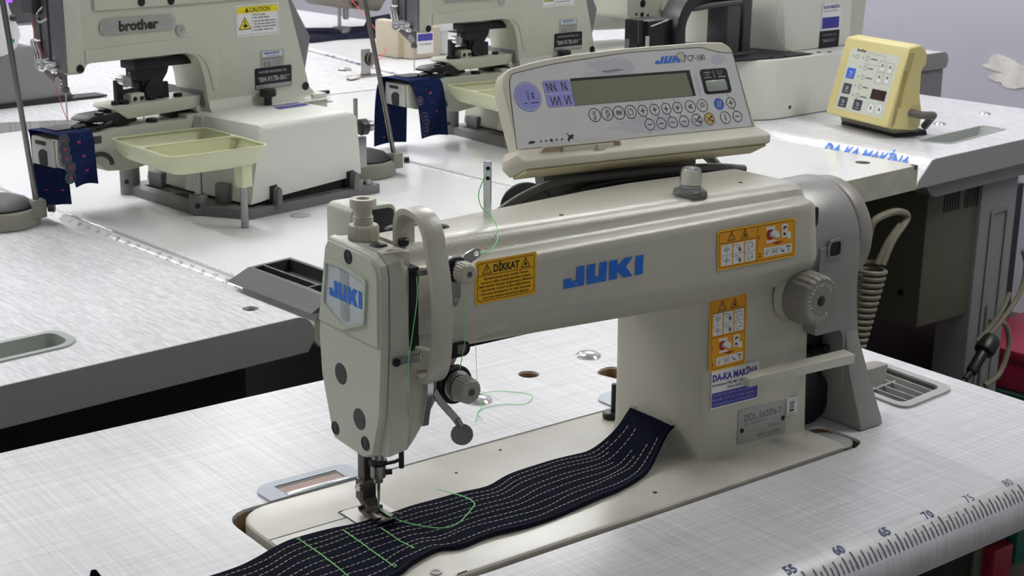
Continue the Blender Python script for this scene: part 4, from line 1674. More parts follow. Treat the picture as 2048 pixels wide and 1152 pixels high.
for i, u in enumerate((-1.2, 11.0, 22.6, 34.2)):
    key(u, -18.2, None, 5.5)
    if i < 2:
        b.stroke([(u - 1.6, -15.6), (u + 1.6, -15.6), (u - 1.6, -17.6), (u + 1.2, -17.6)], .45, Z0)
        b.stroke([(u - 1.4, -19.6), (u + 1.4, -19.2), (u - 1.6, -21.6), (u + 1.2, -21.6)], .45, Z0)
        if i:
            b.stroke([(u + 2.2, -15.4), (u + 2.2, -20.6)], .4, Z0)
    elif i == 2:
        b.stroke([(u - 2.6, -20), (u - 1.6, -16.2), (u - .6, -20), (u + .6, -16.2), (u + 1.6, -20), (u + 2.6, -16.2)], .5, Z0)
    else:
        b.stroke([(u - 2.4, -15.8), (u - 2.4, -20.6), (u + 2.2, -20.6), (u + 2.2, -17), (u + .6, -17), (u + .6, -15.4), (u - 1.2, -15.4)], .5, Z0)
for (pu, pv, mu, mv) in ((46.3, -18.2, 50.0, -30.3), (58.3, -18.2, 61.8, -30.3), (70.1, -18.2, 73.4, -30.3), (81.8, -18.2, 85.2, -30.3), (138.4, -18.2, 141.8, -30.4)):
    for (cx, cy, pl) in ((pu, pv, 1), (mu, mv, 0)):
        key(cx, cy, None, 4.7)
        b.stroke([(cx - 2, cy), (cx + 2, cy)], .75, Z0)
        if pl:
            b.stroke([(cx, cy - 2.1), (cx, cy + 2.1)], .75, Z0)
    d = Vector((mu - pu, mv - pv)).normalized() * 4.7
    b.stroke([(pu + d.x, pv + d.y), (mu - d.x, mv - d.y)], .45, Z0)
    b.stroke([(pu - 1.2, pv + 4.7), (pu - 2.2, pv + 8.6)], .22, Z0)
key(95.2, -18.2)
b.poly([(92.6, -18.2), (96.8, -15.8), (96.8, -20.6)], Z0, 'ink_black')
b.poly([(94.4, -18.2), (96.2, -17.2), (96.2, -19.2)], Z0 + .03, 'panel_face')
key(107.8, -18.3, None, 5.4)
b.stroke([(105.8, -20.6), (105.8, -16.6), (108.4, -15.6), (110, -17.2), (109.2, -19.6), (107.4, -19), (107.6, -17.4)], .5, Z0)
key(98.5, -30.3, None, 5.2)
key(111.7, -30.2, 'gold_button', 5.2)
for u in (98.5, 111.7):
    b.stroke([(u - 2.6, -28.4), (u + 2.6, -32.4)], .6, Z0 + .03)
    b.stroke([(u - 2.6, -32.4), (u + 2.6, -28.4)], .6, Z0 + .03)
    b.poly(circ(u + 2.6, -28.6, 1.1, 8), Z0 + .03, 'ink_black')
    b.poly(circ(u + 2.6, -32.2, 1.1, 8), Z0 + .03, 'ink_black')
b.poly(circ(125.5, -18.2, 5.2, 24), Z0, 'blue_button')
b.stroke([(123.6, -20.6), (125.6, -15.8)], .6, Z0 + .04, 'paper_white')
b.stroke([(125.8, -20.6), (127.8, -15.8)], .6, Z0 + .04, 'paper_white')
key(128.8, -30.5, None, 5.2)
b.stroke([(128.8, -30), (128.8, -33)], .9, Z0)
b.stroke([(127.6, -30), (129, -30)], .6, Z0)
b.poly(circ(128.8, -28.2, .7, 8), Z0, 'ink_black')
for i in range(5):
    u = -56.8 + i * 4.9
    b.poly(circ(u, -35.5, 1.35 if i == 2 else .8, 10), Z0, 'ink_black')
b.poly(circ(-65, -35.6, 3, 12, 1.1), Z0, 'ink_black')
b.poly([(-68, -36), (-69.5, -36.6), (-66, -36.8)], Z0, 'ink_black')
b.fill([(-32, -36.5), (-30, -33.2), (-32.5, -31), (-31.6, -31), (-29, -33), (-26, -32.2), (-25.4, -34), (-27, -35), (-25.6, -37.6), (-27.6, -35.6), (-30, -36.4), (-31, -38.4)], Z0, 'ink_black')
b.build('printed_keys', fo)
b = MB('lavender')
b.M = PF
b.poly(circ(-59.2, 1.2, 12.2, 36), Z0 - .06, 'sticker_blue')
b.poly(circ(-59.2, 1.2, 11.9, 36), Z0 - .03)
b.stroke(circ(-59.2, 1.2, 11.2, 36), .35, Z0, 'paper_white', True)
b.stroke([(-60, 5), (-57.8, 5), (-58.6, -1.2), (-59.2, -1.2), (-60, 5)], .4, Z0 + .03, 'ink_black')
b.poly([(-54.8, 5.2), (-53.2, 2.2), (-56.4, 2.2)], Z0 + .03, 'sticker_blue')
b.poly([(-54.8, -1.4), (-56.4, 1.6), (-53.2, 1.6)], Z0 + .03, 'sticker_blue')
b.stroke([(-57.5, -4), (-50.5, -4)], .8, Z0 + .03, 'ink_black')
b.stroke([(-63.5, -4), (-61.5, -4)], .7, Z0 + .03, 'ink_black')
b.build('foot_key', fo)
b = MB('lavender')
b.M = PF
b.poly(rrect(-43, -9, -17.6, 13, 1.5), Z0)
b.stroke([(-42.6, 2), (-18, 2)], .35, Z0 + .03, 'paper_white')
for (x, y, nz, fl) in ((-39.5, 4.2, 2, 0), (-25.5, 4.2, 1, 0), (-38, -7.4, 2, 1), (-25, -7.4, 1, 1)):
    P = []
    for i in range(nz + 1):
        lo_, hi_ = y, y + 6.8
        P += [(x + i * 3.8, hi_), (x + i * 3.8, lo_)] if fl else [(x + i * 3.8, lo_), (x + i * 3.8, hi_)]
    P = [(px_ - (py_ - y) * .12, py_) for px_, py_ in P]
    if fl:
        P = [(px_, py_) for px_, py_ in P]
    b.stroke(P, .85, Z0 + .05, 'ink_black')
b.build('stitch_keys', fo)
b = MB('logo_blue')
b.M = PF
juki(b, 69.5, 20.6, 31, 6.2, Z0 + .02, 'logo_blue', .12)
b.text('CP-180', 104.2, 21.2, 5.4, 18.5, Z0, 'ink_gray', .005, slant=.05)
b.fill([(94, 27), (97, 29), (101.5, 28), (101, 22), (98.6, 20.4), (97, 23), (95, 24)], Z0 + .06, 'panel_cream_aged')
b.stroke([(94, 27.6), (98, 29.2), (101.4, 28.4), (101.4, 22), (99, 20.6)], .5, Z0 + .09, 'ink_black')
b.build('maker_lettering', fo)
# slide volume below the face
b = MB('slot_brown')
b.M = frame(PF @ Vector((0, -45.4, 6.6)), _uu, (PF.to_3x3() @ Vector((0, .87, .5))))
b.prism(rrect(-61.5, -4.4, 13.5, 4.0, 3.8), 'z', -.4, .5)
slo = b.build('slide_groove', cp)
b = MB('panel_cream')
b.M = frame(PF @ Vector((0, -45.4, 6.6)), _uu, (PF.to_3x3() @ Vector((0, .87, .5))))
b.prism(rrect(-62.2, -5.0, 14.2, 4.6, 4.4), 'z', -.4, 1.0, holes=[rrect(-61, -4, 13, 3.6, 3.6)])
b.box(-42, 6, -3.2, 2.8, .4, 2.0, bev=.6)
b.box(-10.5, -3, -3.4, 3, 1.6, 4.2, bev=.7)
b.build('slide_knob', slo)
# bracket to the arm
b = MB('bracket_gray')
b.M = Matrix.Translation((-250, -70, 0))
b.loft([[(216, 86, 244), (372, 68, 236), (372, 92, 240), (216, 108, 248)], [(213, 80, 208), (368, 62, 200), (368, 74, 200), (213, 92, 208)], [(213, 78, 180), (366, 60, 180), (366, 72, 180), (213, 90, 180)]], bev=2)
b.box(240, 340, 40, 84, 176, 190, bev=2)
b.build('bracket', cp)
b = MB('plug_gray')
b.M = Matrix.Translation((-250, -70, 0))
b.cyl((198, 82, 190), (-.75, -.66, .05), 22, 5, n=36, bev=1)
b.build('bracket_disc', cp)

# cables draped between the panel bracket and the arm
c1 = MB('cable_gray')
c1.tube([(120, 40, 176), (140, 62, 184), (160, 72, 193), (190, 74, 204), (218, 66, 212.5), (260, 58, 213.5), (310, 52, 213), (370, 50, 210), (420, 56, 202)], 3.6, n=12, smooth=8)
tag(c1.build('cable', loc=(0, 0, 0)), 'grey cable rising from behind the arm to the panel bracket', 'cable', None)
c2 = MB('cable_dark')
c2.tube([(205, 62, 184), (240, 56, 195), (290, 50, 200), (340, 46, 200.5), (390, 52, 197), (425, 66, 188)], 4.2, n=12, smooth=8)
tag(c2.build('cable', loc=(0, 0, 0)), 'dark cable lying lowest behind the top of the arm', 'cable')
c3 = MB('cable_dark')
c3.tube([(214, 74, 182), (222, 68, 196), (250, 62, 205.5), (300, 56, 208), (350, 52, 207), (400, 60, 200)], 3.4, n=12, smooth=8)
tag(c3.build('cable', loc=(0, 0, 0)), 'dark curved cable just in front of the bracket', 'cable')
c4 = MB('cable_gray')
c4.tube([(368, 84, 224), (388, 82, 219), (402, 78, 208), (404, 70, 200), (392, 60, 196), (370, 56, 198)], 4.6, n=12, smooth=8)
tag(c4.build('cable', loc=(0, 0, 0)), 'short grey cable loop at the right end of the panel', 'cable')

# ---------------------------------------------------------------- denim strip under the foot
UPC = [(-330, -10), (-250, -9), (-205, -8), (-160, -9.6), (-138.7, -9.4), (-120.2, -7.7), (-100.9, -3.3), (-73.9, 4.8), (-54, 6.1), (-35.1, 5.5), (-15.7, 1.7), (12.9, 0.9), (34, 2.8), (70.5, 1.9), (96.9, -1.2), (127.6, 8.7), (166.8, 8.8), (205.5, 6.4), (231.8, 4.3), (249, 10), (256, 14)]
LOC = [(-330, -96), (-250, -94), (-205, -92), (-160, -90), (-130, -89), (-110, -88), (-85, -87), (-60, -86), (-37.4, -84.2), (-21.7, -77), (3.9, -70.4), (18.2, -76), (45.8, -73.7), (73.7, -76.9), (97.4, -76.6), (123.2, -74), (153.6, -69.8), (172.6, -67.6), (207.7, -57.8), (248.3, -38), (262, -33)]
NS, NT = 150, 22


def resample(P, n):
    P = smooth_path([(p[0], p[1], 0) for p in P], 6)
    L = [0]
    for a, c in zip(P[:-1], P[1:]):
        L.append(L[-1] + (c - a).length)
    out = []
    j = 0
    for i in range(n):
        t = L[-1] * i / (n - 1)
        while j < len(L) - 2 and L[j + 1] < t:
            j += 1
        k = (t - L[j]) / max(L[j + 1] - L[j], 1e-6)
        out.append(P[j].lerp(P[j + 1], k))
    return out


UP, LO = resample(UPC, NS), resample(LOC, NS)


def cloth(i, t, dz=0.0):
    """point of the strip: i along its length (0..NS-1, may be fractional), t across (0 back edge .. 1 front edge)"""
    k = min(int(i), NS - 2)
    f = i - k
    u = UP[k].lerp(UP[k + 1], f)
    l = LO[k].lerp(LO[k + 1], f)
    p = u.lerp(l, t)
    s = i / (NS - 1)
    z = 2.6 + .35 * sin(s * 46 + t * 3) + .25 * sin(s * 23 + t * 7)
    if p.x < -84:
        z -= 1.3 * min(1, (-84 - p.x) / 30)
    e = max(0, (s - .90) / .10)
    z += 24 * e * e * (3 - 2 * e) * (1 - .12 * t)
    z += 1.2 * max(0, t - .93) / .07
    return Vector((p.x, p.y, z + dz))


b = MB('denim')
vs, fs = [], []
for i in range(NS):
    for j in range(NT + 1):
        vs.append(cloth(i, j / NT))
for i in range(NS):
    for j in range(NT + 1):
        p = cloth(i, j / NT)
        p.z -= 1.6
        vs.append(p)
o2 = NS * (NT + 1)
for i in range(NS - 1):
    for j in range(NT):
        a = i * (NT + 1) + j
        fs.append((a, a + 1, a + NT + 2, a + NT + 1))
        fs.append((a + o2, a + NT + 1 + o2, a + NT + 2 + o2, a + 1 + o2))
    for j in (0, NT):
        a = i * (NT + 1) + j
        fs.append((a, a + NT + 1, a + NT + 1 + o2, a + o2))
for i in (0, NS - 1):
    for j in range(NT):
        a = i * (NT + 1) + j
        fs.append((a, a + 1, a + 1 + o2, a + o2))
b.solid(vs, fs)
rnd = random.Random(5)
# rows of pale running stitches
LEN = 560.0


def dash(b, i0, i1, t0, t1, w, dz, m):
    p, q = cloth(i0, t0, dz), cloth(i1, t1, dz)
    d = (q - p).normalized()
    n = Vector((-d.y, d.x, 0)) * w / 2
    b.raw([p - n, q - n, (p + q) / 2 + n + Vector((0, 0, .12)), p + n, q + n, ], [(0, 1, 4, 3)], m)


for r_, (t, s1) in enumerate(((.085, .93), (.17, .955), (.245, .915), (.36, .96), (.45, .90), (.55, .93), (.66, .92), (.74, .945), (.86, .955))):
    i = 2.0
    ph = rnd.uniform(0, 6)
    while i < NS * s1:
        tt = t + .012 * sin(i * .16 + ph) + .006 * sin(i * .5 + ph)
        t2 = t + .012 * sin((i + .8) * .16 + ph) + .006 * sin((i + .8) * .5 + ph)
        dash(b, i, i + .78, tt, t2, .72, .25, 'stitch_pale' if r_ % 4 else 'stitch_pale')
        i += 1.12
st = b.build('denim_strip', None, (0, 0, 0))
tag(st, 'long dark navy denim strip with rows of pale stitching under the presser foot', 'fabric')
# overlocked front edge
b = MB('overlock_thread')
i = 1.0
while i < NS - 2:
    p, q = cloth(i, .935, .5), cloth(i + .75, 1.004, .1)
    m_ = (p + q) / 2 + Vector((0, 0, .5))
    e = cloth(i + .8, 1.006, -1.5)
    b.tube([p, m_, q, e], .36, n=4)
    i += .62
b.build('overlock_edge', st)
b = MB('denim')
b.tube([cloth(i, .985, .1) for i in range(0, NS - 1, 2)], 1.5, n=8)
b.build('rolled_edge', st)
# green seams across the strip
b = MB('stitch_green')


def tof(x, y):
    best = None
    for i2 in range(NS * 4, NS * 8 - 10):
        i_ = i2 / 10
        k_ = int(i_)
        u, l = UP[k_].lerp(UP[k_ + 1], i_ - k_), LO[k_].lerp(LO[k_ + 1], i_ - k_)
        d = l - u
        t = ((Vector((x, y, 0)) - u).dot(d)) / d.length_squared
        e = ((u + d * t) - Vector((x, y, 0))).length
        if best is None or e < best[0]:
            best = (e, i_, t)
    return best[1], best[2]


for pts in ([(-65.2, 1.8), (-64.7, -26.6), (-66.5, -66.5), (-67.5, -80)], [(-32, -3.5), (-33.4, -40.9), (-34.1, -74)], [(-9.4, -18), (-9.8, -42.6), (-8, -58.5)]):
    q = []
    for a, c in zip(pts[:-1], pts[1:]):
        n = max(2, int((Vector(c) - Vector(a)).length / 2.2))
        for k in range(n):
            x = a[0] + (c[0] - a[0]) * k / n
            y = a[1] + (c[1] - a[1]) * k / n
            i_, t = tof(x, y)
            q.append(cloth(i_, min(max(t, 0), 1), .45 + .25 * (k % 2)))
    b.tube(q, .5, n=5)
    # lock-stitch bundle at the ends
    for e in ((q[0], q[1]) if pts[0][0] < -60 else (q[-1], q[-2])),:
        p = e[0]
        for k in range(4):
            b.tube([p + Vector((rnd.uniform(-2, 2), rnd.uniform(-2, 2), .3)), p + Vector((rnd.uniform(-2, 2), rnd.uniform(-2, 2), .5))], .4, n=4)
b.build('green_seam', st)
b = MB('thread_white')
for k in range(13):
    t = rnd.uniform(.0, 1.0)
    p = cloth(NS - 1.2, t, .3)
    d = Vector((rnd.uniform(-2, 7), rnd.uniform(-7, 7), rnd.uniform(1, 8)))
    b.tube([p, p + d * .5 + Vector((0, 0, 1.5)), p + d + Vector((rnd.uniform(-2, 2), 0, 0))], .32, n=5, smooth=3)
b.build('frayed_end', st)
b = MB('denim')
b.loft([[(-212, 22, .6), (-196, 26, .6), (-196, 14, .6), (-212, 12, .6)], [(-209, 24, 6), (-199, 28, 5), (-200, 19, 5), (-208, 18, 6)], [(-207, 24, 13), (-203, 25, 12), (-203.5, 22, 12), (-206, 22, 13)]], bev=1)
tag(b.build('denim_scrap', None, (0, 0, 0)), 'tiny dark denim corner sticking up on the table at the lower left', 'fabric')

# ---------------------------------------------------------------- green threads
b = MB('thread_green')
b.tube([(2.1, -1.6, 9), (2.4, 1, 8), (3.8, -12.3, 6), (10.8, -28.2, 5), (22.6, -44.9, 5), (35.7, -47.9, 6), (56, -38.2, 9), (61.3, -32.9, 10), (64.3, -17.5, 8), (62.7, -.7, 6), (60.8, 14.2, 4)], .42, n=6, smooth=8)
tag(b.build('thread', None, (0, 0, 0)), 'loose green thread tail curling over the denim from the needle', 'thread')
b = MB('thread_green')
b.tube([(-15, -72, 206), (-16, -74.5, 190), (-21, -76, 165), (-25, -77.5, 149)], .4, n=6, smooth=4)
b.tube([(-25, -77.5, 149), (-22, -74, 110), (-8, -40, 78), (1, -6, 52), (.8, -1.2, 32), (.3, -.9, 16)], .36, n=6)
tag(b.build('thread', None, (0, 0, 0)), 'green needle thread running down the head to the needle', 'thread')
b = MB('thread_green')
b.tube([(84, -17.8, 253), (78, -19, 246), (73, -20, 236), (76, -20, 226), (82, -21, 220.5), (77, -33, 219.5), (66, -52, 217), (54, -66, 213.5), (44, -72, 211), (35, -73, 210.5)], .36, n=6, smooth=8)
tag(b.build('thread', None, (0, 0, 0)), 'green thread looping from the chrome pin to the upper tension knob', 'thread')
b = MB('thread_green')
b.tube([(23, -72.6, 182), (23, -73, 150), (17, -76, 134)], .3, n=6)
tag(b.build('thread', None, (0, 0, 0)), 'thin green thread hanging from the upper to the lower tension', 'thread')
b = MB('thread_green')
b.tube([(40.2, -62, 144), (41, -58, 125), (90, 0, 60), (200, 150, 1)], .001, n=3) if False else None
b.tube([(52.7, -45, 137), (205.6, 158.4, 6)], .22, n=5)
b.tube([(205.6, 158.4, 6), (235.1, 164.2, 1), (252.2, 140.8, .8), (233.6, 125.9, .8), (214.2, 136.8, .8), (192.6, 137.1, .8), (178, 122, .8), (171.4, 115.6, .8)], .3, n=6, smooth=8)
b.tube([(206, 158, 5.6), (196, 140, 1.0), (186, 132, .8), (180, 116, .8)], .28, n=6, smooth=6)
tag(b.build('thread', None, (0, 0, 0)), 'pale green thread loop lying on the table by the metal bolt cap', 'thread')
# ---------------------------------------------------------------- button sewing machines (frame: x along the arm, front at y = 0)
def copy_tree(o, parent=None):
    c = o.copy()
    C.objects.link(c)
    if parent:
        c.parent = parent
    for ch in o.children:
        copy_tree(ch, c)
    return c


def button_machine(loc, rotz, label):
    t = thing('button_sewing_machine', label, 'sewing machine', loc, rotz)
    # base casting with open webs and bosses
    b = MB('cast_iron')
    base = fillet([(0, 0), (238, -4), (240, 70), (225, 246), (-8, 258), (-16, 240), (-34, 78)], [8, 4, 6, 10, 8, 10, 30], 5)
    b.prism(base, 'z', 0, 13, holes=[[(-12, 96), (6, 92), (8, 150), (-6, 156)], [(-4, 170), (8, 168), (10, 226), (0, 230)], [(30, 8), (150, 4), (150, 10), (30, 14)]])
    b.lathe([(14, 0), (14, 40), (13, 42), (7, 42), (6.5, 30), (.01, 30)], (-10, 247, 0), (0, 0, 1), n=24)
    b.cyl((-24, 76, 0), (0, 0, 1), 12, 27, n=20, bev=2)
    b.box(-2, 12, 50, 70, 12, 40, bev=3)
    b.box(5, 24, 196, 226, 12, 34, bev=4)
    b.prism([(43, 12), (52, 12), (52, 33), (48, 38), (45, 34)], 'y', -6, 4, bev=1)
    b.prism([(184, 12), (197, 12), (194, 34), (189, 38), (186, 34)], 'y', -6, 4, bev=1)
    b.build('base', t)
    b = MB('black_metal')
    b.cyl((-31, 68, 14), (-.8, -.6, 0), 3.4, 5, n=12)
    b.cyl((-22, 238, 20), (-.7, -.7, 0), 3.2, 3, n=12)
    b.build('set_screw', t)
    b = MB('steel')
    b.lathe([(7, 0), (7, 4), (5, 6), (.01, 6)], (222, 6, 13), (0, 0, 1), n=6)
    b.build('base_bolt', t)
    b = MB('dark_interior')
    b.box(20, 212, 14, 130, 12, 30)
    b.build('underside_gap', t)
    # motor housing in front
    b = MB('brother_white')
    nb1 = [(11, 17), (43, 20), (43, 37), (57, 38), (57, 21), (184, 27), (184, 36), (199, 37), (199, 28), (213, 30), (206, 112), (200, 120), (192, 122), (44, 122), (35, 119), (30, 111)]
    nb2 = [(x, z) for x, z in nb1]

    def ring(y, sx=0, top=0):
        return [Vector((x + (sx if x < 100 else 0), y, z - (top if z > 100 else 0))) for x, z in nb1]
    b.loft([ring(16, 0, 9), ring(10.8, 0, 0)] [:0] + [ring(12, 2, 12), ring(10, 4, 17), ring(10, 4, 17)][:0] + [[Vector((x, 10, min(z, 111))) for x, z in nb1], [Vector((x, 12.5, min(z, 117))) for x, z in nb1], [Vector((x, 19, z)) for x, z in nb1], [Vector((x, 150, z)) for x, z in nb1]])
    hs = b.build('motor_housing', t)
    b = MB('dark_interior')
    b.box(40, 60, 10.6, 20, 6, 39)
    b.build('bracket_recess', hs)
    b = MB('dark_interior')
    b.box(182, 201, 10.6, 20, 6, 38)
    b.build('bracket_recess', hs)
    b = MB('paper_white')
    b.M = frame((127, 83, 122.4), (1, 0, 0), (.32, 1, 0))
    b.M = Matrix(((1, .33, 0, 127), (0, 1, 0, 83), (0, 0, 1, 122.4), (0, 0, 0, 1)))
    b.poly([(0, 0), (58, 0), (60, 40), (0, 40)], 0)
    b.rect(1, 1, 57, 18, .3, 'sticker_blue')
    b.text('DA-KA MAKİNA', 4, 22, 11, 50, .3, 'sticker_blue', .03)
    b.build('dealer_sticker', hs)
    b = MB('black_plastic')
    b.lathe([(5.5, 0), (5.5, 12), (11, 13), (12, 15), (12, 21), (11, 23), (3, 23)], (143, 124, 122), (0, 0, 1), n=40, flutes=10, fdepth=.7)
    b.build('clamp_knob', t)
    b = MB('brother_white')
    b.lathe([(22, 0), (21, 2), (10, 3)], (262, 150, 112), (.1, 0, 1), n=24)
    b.box(232, 262, 128, 160, 100, 128, bev=6)
    b.build('rear_lug', t)
    b = MB('black_metal')
    b.cyl((228, 139.5, 139), (0, -1, 0), 6, 1.2, n=16)
    b.build('column_screw', t)

    # arm and column
    b = MB('brother_paint')
    prof = [(-171, 193), (-145, 193), (-140, 205), (14, 205), (28, 202), (38, 192), (45, 170), (52, 118), (242, 118), (234, 146), (190, 300), (-171, 330)]
    b.prism(fillet(prof, [4, 5, 6, 0, 4, 5, 6, 0, 0, 0, 4, 4]), 'y', 140, 208, bev=5)
    b.loft([[Vector((46, 122, 119)), Vector((268, 122, 119)), Vector((268, 242, 119)), Vector((46, 242, 119))], [Vector((47, 128, 121)), Vector((258, 128, 121)), Vector((258, 240, 121)), Vector((47, 240, 121))],
            [Vector((49, 136, 127)), Vector((244, 136, 127)), Vector((244, 238, 127)), Vector((49, 238, 127))], [Vector((52, 140.5, 138)), Vector((236, 140.5, 138)), Vector((236, 232, 138)), Vector((52, 232, 138))]])
    b.prism(fillet([(-170, 196), (-146, 196), (-146, 330), (-170, 330)], [3, 10, 3, 3]), 'y', 137.5, 142, bev=1.5)
    b.prism(fillet([(-126, 271), (200, 271), (192, 300), (-126, 330)], [3, 3, 3, 3]), 'y', 136, 206, bev=2.5)
    b.build('arm', t)
    b = MB('brother_paint')
    b.prism(fillet([(-142, 205.5), (18, 205.5), (36, 203), (50, 188), (60, 150), (66, 150), (74, 190), (60, 222), (40, 226), (-142, 222)], [2, 10, 10, 10, 2, 2, 16, 14, 10, 2]), 'y', 138.6, 141, bev=.8)
    b.build('arm_band', t)
    b = MB('machine_gray_panel')
    b.prism([(44, 128), (70, 128), (76, 140), (48, 152)], 'y', 148, 226)
    b.build('throat_plate', t)
    for (x, z) in ((-55, 277.5), (-8, 276.5)):
        b = MB('black_metal')
        b.cyl((x, 136, z), (0, -1, 0), 5.5, 1, n=18)
        b.build('lid_screw', t)
    b = MB('black_metal')
    b.lathe([(5.5, 0), (5, 1.2), (2.6, 1.2), (2.4, .4), (.01, .4)], (-152, 137.2, 200), (0, -1, 0), n=18)
    b.build('head_screw', t)
    b = MB('plate_silver')
    b.lathe([(8, 0), (8, 1.4), (7, 2), (2, 2), (1.8, 1.4), (.01, 1.4)], (8, 139.6, 237), (0, -1, 0), n=24)
    b.build('arm_plug', t)
    # name plate with the maker's word
    b = MB('plate_silver')
    b.M = frame((0, 138.4, 0), *FRONT)
    b.prism(rrect(-119, 239, 0, 259, 9.9, 8), 'z', -1, .8, bev=.2)
    b.text('brother', -90.5, 242.6, 13.0, 62, 1.0, 'ink_black', .045)
    npo = b.build('name_plate', t)
    for x in (-107, -11):
        b = MB('chrome')
        b.M = frame((0, 138.4, 0), *FRONT)
        b.lathe([(1.6, .8), (1.2, 1.5), (.01, 1.7)], (x, 249, 0), (0, 0, 1), n=12)
        b.build('pin', npo)
    # caution label
    b = MB('paper_white')
    b.M = frame((0, 139.6, 0), *FRONT)
    b.M = frame((103, 139.6, 219), (1, 0, 0), (0, 0, 1))
    b.poly(rrect(0, 0, 77.5, 43.5, .6), .1)
    b.rect(2.2, 32, 75, 41.6, .2, 'sticker_lemon')
    b.stroke([(2.2, 2.4), (75, 2.4), (75, 41.6), (2.2, 41.6)], .4, .25, 'ink_gray', True)
    b.rect(28.4, 2.4, 28.8, 32, .25, 'ink_gray')
    b.text('CAUTION', 24, 33.6, 6.2, 38, .3, 'ink_black', .02)
    b.poly([(16, 33.4), (23.4, 33.4), (19.7, 40.4)], .3, 'ink_black')
    b.poly([(4, 10), (27, 10), (15.5, 27.5)], .3, 'ink_black')
    b.poly([(6, 11.2), (25, 11.2), (15.5, 25.6)], .33, 'sticker_lemon')
    b.poly(circ(16.5, 15, 4, 12, 2.2), .36, 'ink_black')
    b.stroke([(15.4, 22.6), (16, 18)], 1.6, .36, 'ink_black')
    for i, s in enumerate(('Moving parts', 'may cause injury.', 'Operate with safety devices.', 'Turn off main switch before', 'threading, changing bobbin', 'and needle, cleaning etc.')):
        b.text(s, 31, (28.4, 24.4, 19.4, 15.4, 11.4, 7.2)[i], 2.4, (22, 30, 41, 41, 41, 36)[i], .3, 'ink_gray', .03)
    b.build('caution_label', t)
    b = MB('plate_silver')
    b.M = frame((144.5, 139.6, 168), (1, 0, 0), (0, 0, 1))
    b.poly(rrect(0, 0, 44, 29, .5), .1)
    b.rect(4, 19.6, 41, 27.6, .2, 'badge_pale')
    b.text('MARSEW', 8, 23.4, 3.2, 28, .3, 'sticker_blue', .03)
    b.text('Endüstriyel Dikiş', 12, 20.4, 1.8, 22, .3, 'sticker_blue')
    b.text('BUTTON SEWING MACHINE', 3, 16.4, 1.8, 37, .3, 'ink_gray', .02)
    b.text('C E', 6, 6.2, 6.4, 11, .3, 'ink_black', .01)
    for i in range(3):
        b.text(('TYPE  BM917B', 'No  W84512', 'Made in Japan')[i], 20, 12 - i * 3.6, 1.9, 19, .3, 'ink_gray')
    b.build('rating_plate', t)
    b = MB('black_metal')
    b.M = frame((133.5, 139.6, 143), (1, 0, 0), (0, 0, 1))
    b.prism(rrect(0, 0, 68, 30, 2), 'z', 0, .7, bev=.15)
    b.rect(.8, .6, 67.2, 6.2, .8, 'plate_silver')
    b.text('BROTHER INDUSTRIES, LTD.', 7, 22.4, 3.2, 52, .8, 'plate_silver', .02)
    b.text('★BM-917B-001★'.replace('★', '*'), 3.5, 10.2, 7.2, 60, .8, 'plate_silver', .03)
    b.text('NAGOYA JAPAN', 4, 2.0, 2.4, 20, .9, 'ink_gray')
    b.build('model_plate', t)

    # metal head plate with thread parts
    b = MB('head_plate')
    b.box(-174, -170.5, 138, 203, 196, 330, bev=1.2)
    b.loft([[(-173, 146, 196), (-173, 200, 200), (-169, 200, 200), (-169, 146, 196)], [(-173, 146, 178), (-173, 160, 178), (-169, 160, 178), (-169, 146, 178)]], bev=.8)
    hp2 = b.build('head_plate', t)
    b = MB('dark_interior')
    b.box(-174.6, -173.5, 165, 169, 212, 330)
    b.box(-174.6, -173.5, 184, 187, 218, 262)
    b.build('plate_slot', hp2)
    b = MB('machine_dark_panel')
    b.box(-186, -172, 183, 208, 266, 330, bev=4)
    b.build('guard', hp2)
    for (y, z, r) in ((186, 203, 9), (172, 205, 8), (157, 201, 7)):
        b = MB('chrome')
        b.lathe([(r, 0), (r, 1.5), (r * .6, 2), (r * .6, 4), (r * .9, 4.5), (r * .9, 6), (r * .4, 6.5), (r * .4, 11), (.01, 11)], (-174, y, z), (-1, 0, 0), n=20)
        b.build('thread_tension', hp2)
    b = MB('chrome')
    for i in range(3):
        b.tube([(-178, 196 - i * 7, 208), (-180, 197 - i * 7, 222), (-180, 199 - i * 6, 232), (-176, 196 - i * 6, 234)], 1.5, n=8, smooth=4)
    b.build('thread_hooks', hp2)
    b = MB('chrome')
    b.strap([(-175, 168, 262), (-183, 174, 258), (-181, 180, 268), (-175, 176, 276)], (0, 0, 1), 3, 1.2, smooth=4)
    b.box(-181, -174, 150, 172, 205, 210, bev=1)
    b.lathe([(7, 0), (7, 2), (.01, 2)], (-173.5, 153, 184), (-1, 0, 0), n=18)
    b.build('thread_guide', hp2)
    b = MB('dark_steel')
    b.cyl((-151, 175, 170), (0, 0, 1), 3.4, 26, n=14)
    b.cyl((-151, 175, 166), (0, 0, 1), 5.4, 7, n=14, bev=1)
    nbr = b.build('needle_bar', t)
    b = MB('chrome')
    b.cyl((-151, 175, 128), (0, 0, 1), .9, 39, n=8)
    b.build('needle', nbr)

    # lifting mechanism inside the throat
    b = MB('black_metal')
    b.box(-54, 54, 160, 192, 187, 199, bev=2)
    b.box(47, 55, 160, 192, 178, 199, bev=1)
    b.prism([(-49, 190), (6, 190), (2, 178), (-6, 168), (-6, 142), (-16, 150), (-38, 152), (-40, 170), (-49, 172)], 'y', 164, 188, bev=2)
    b.cyl((-25, 160, 158), (0, 1, 0), 13, 26, n=24, bev=1)
    b.prism([(-7, 166), (5, 166), (6, 140), (-6, 140)], 'y', 168, 184, bev=1)
    b.box(-72, -44, 171, 180, 155, 161, bev=1)
    b.box(-76, -66, 170, 180, 146, 174, bev=2)
    br = b.build('lift_bracket', t)
    b = MB('chrome')
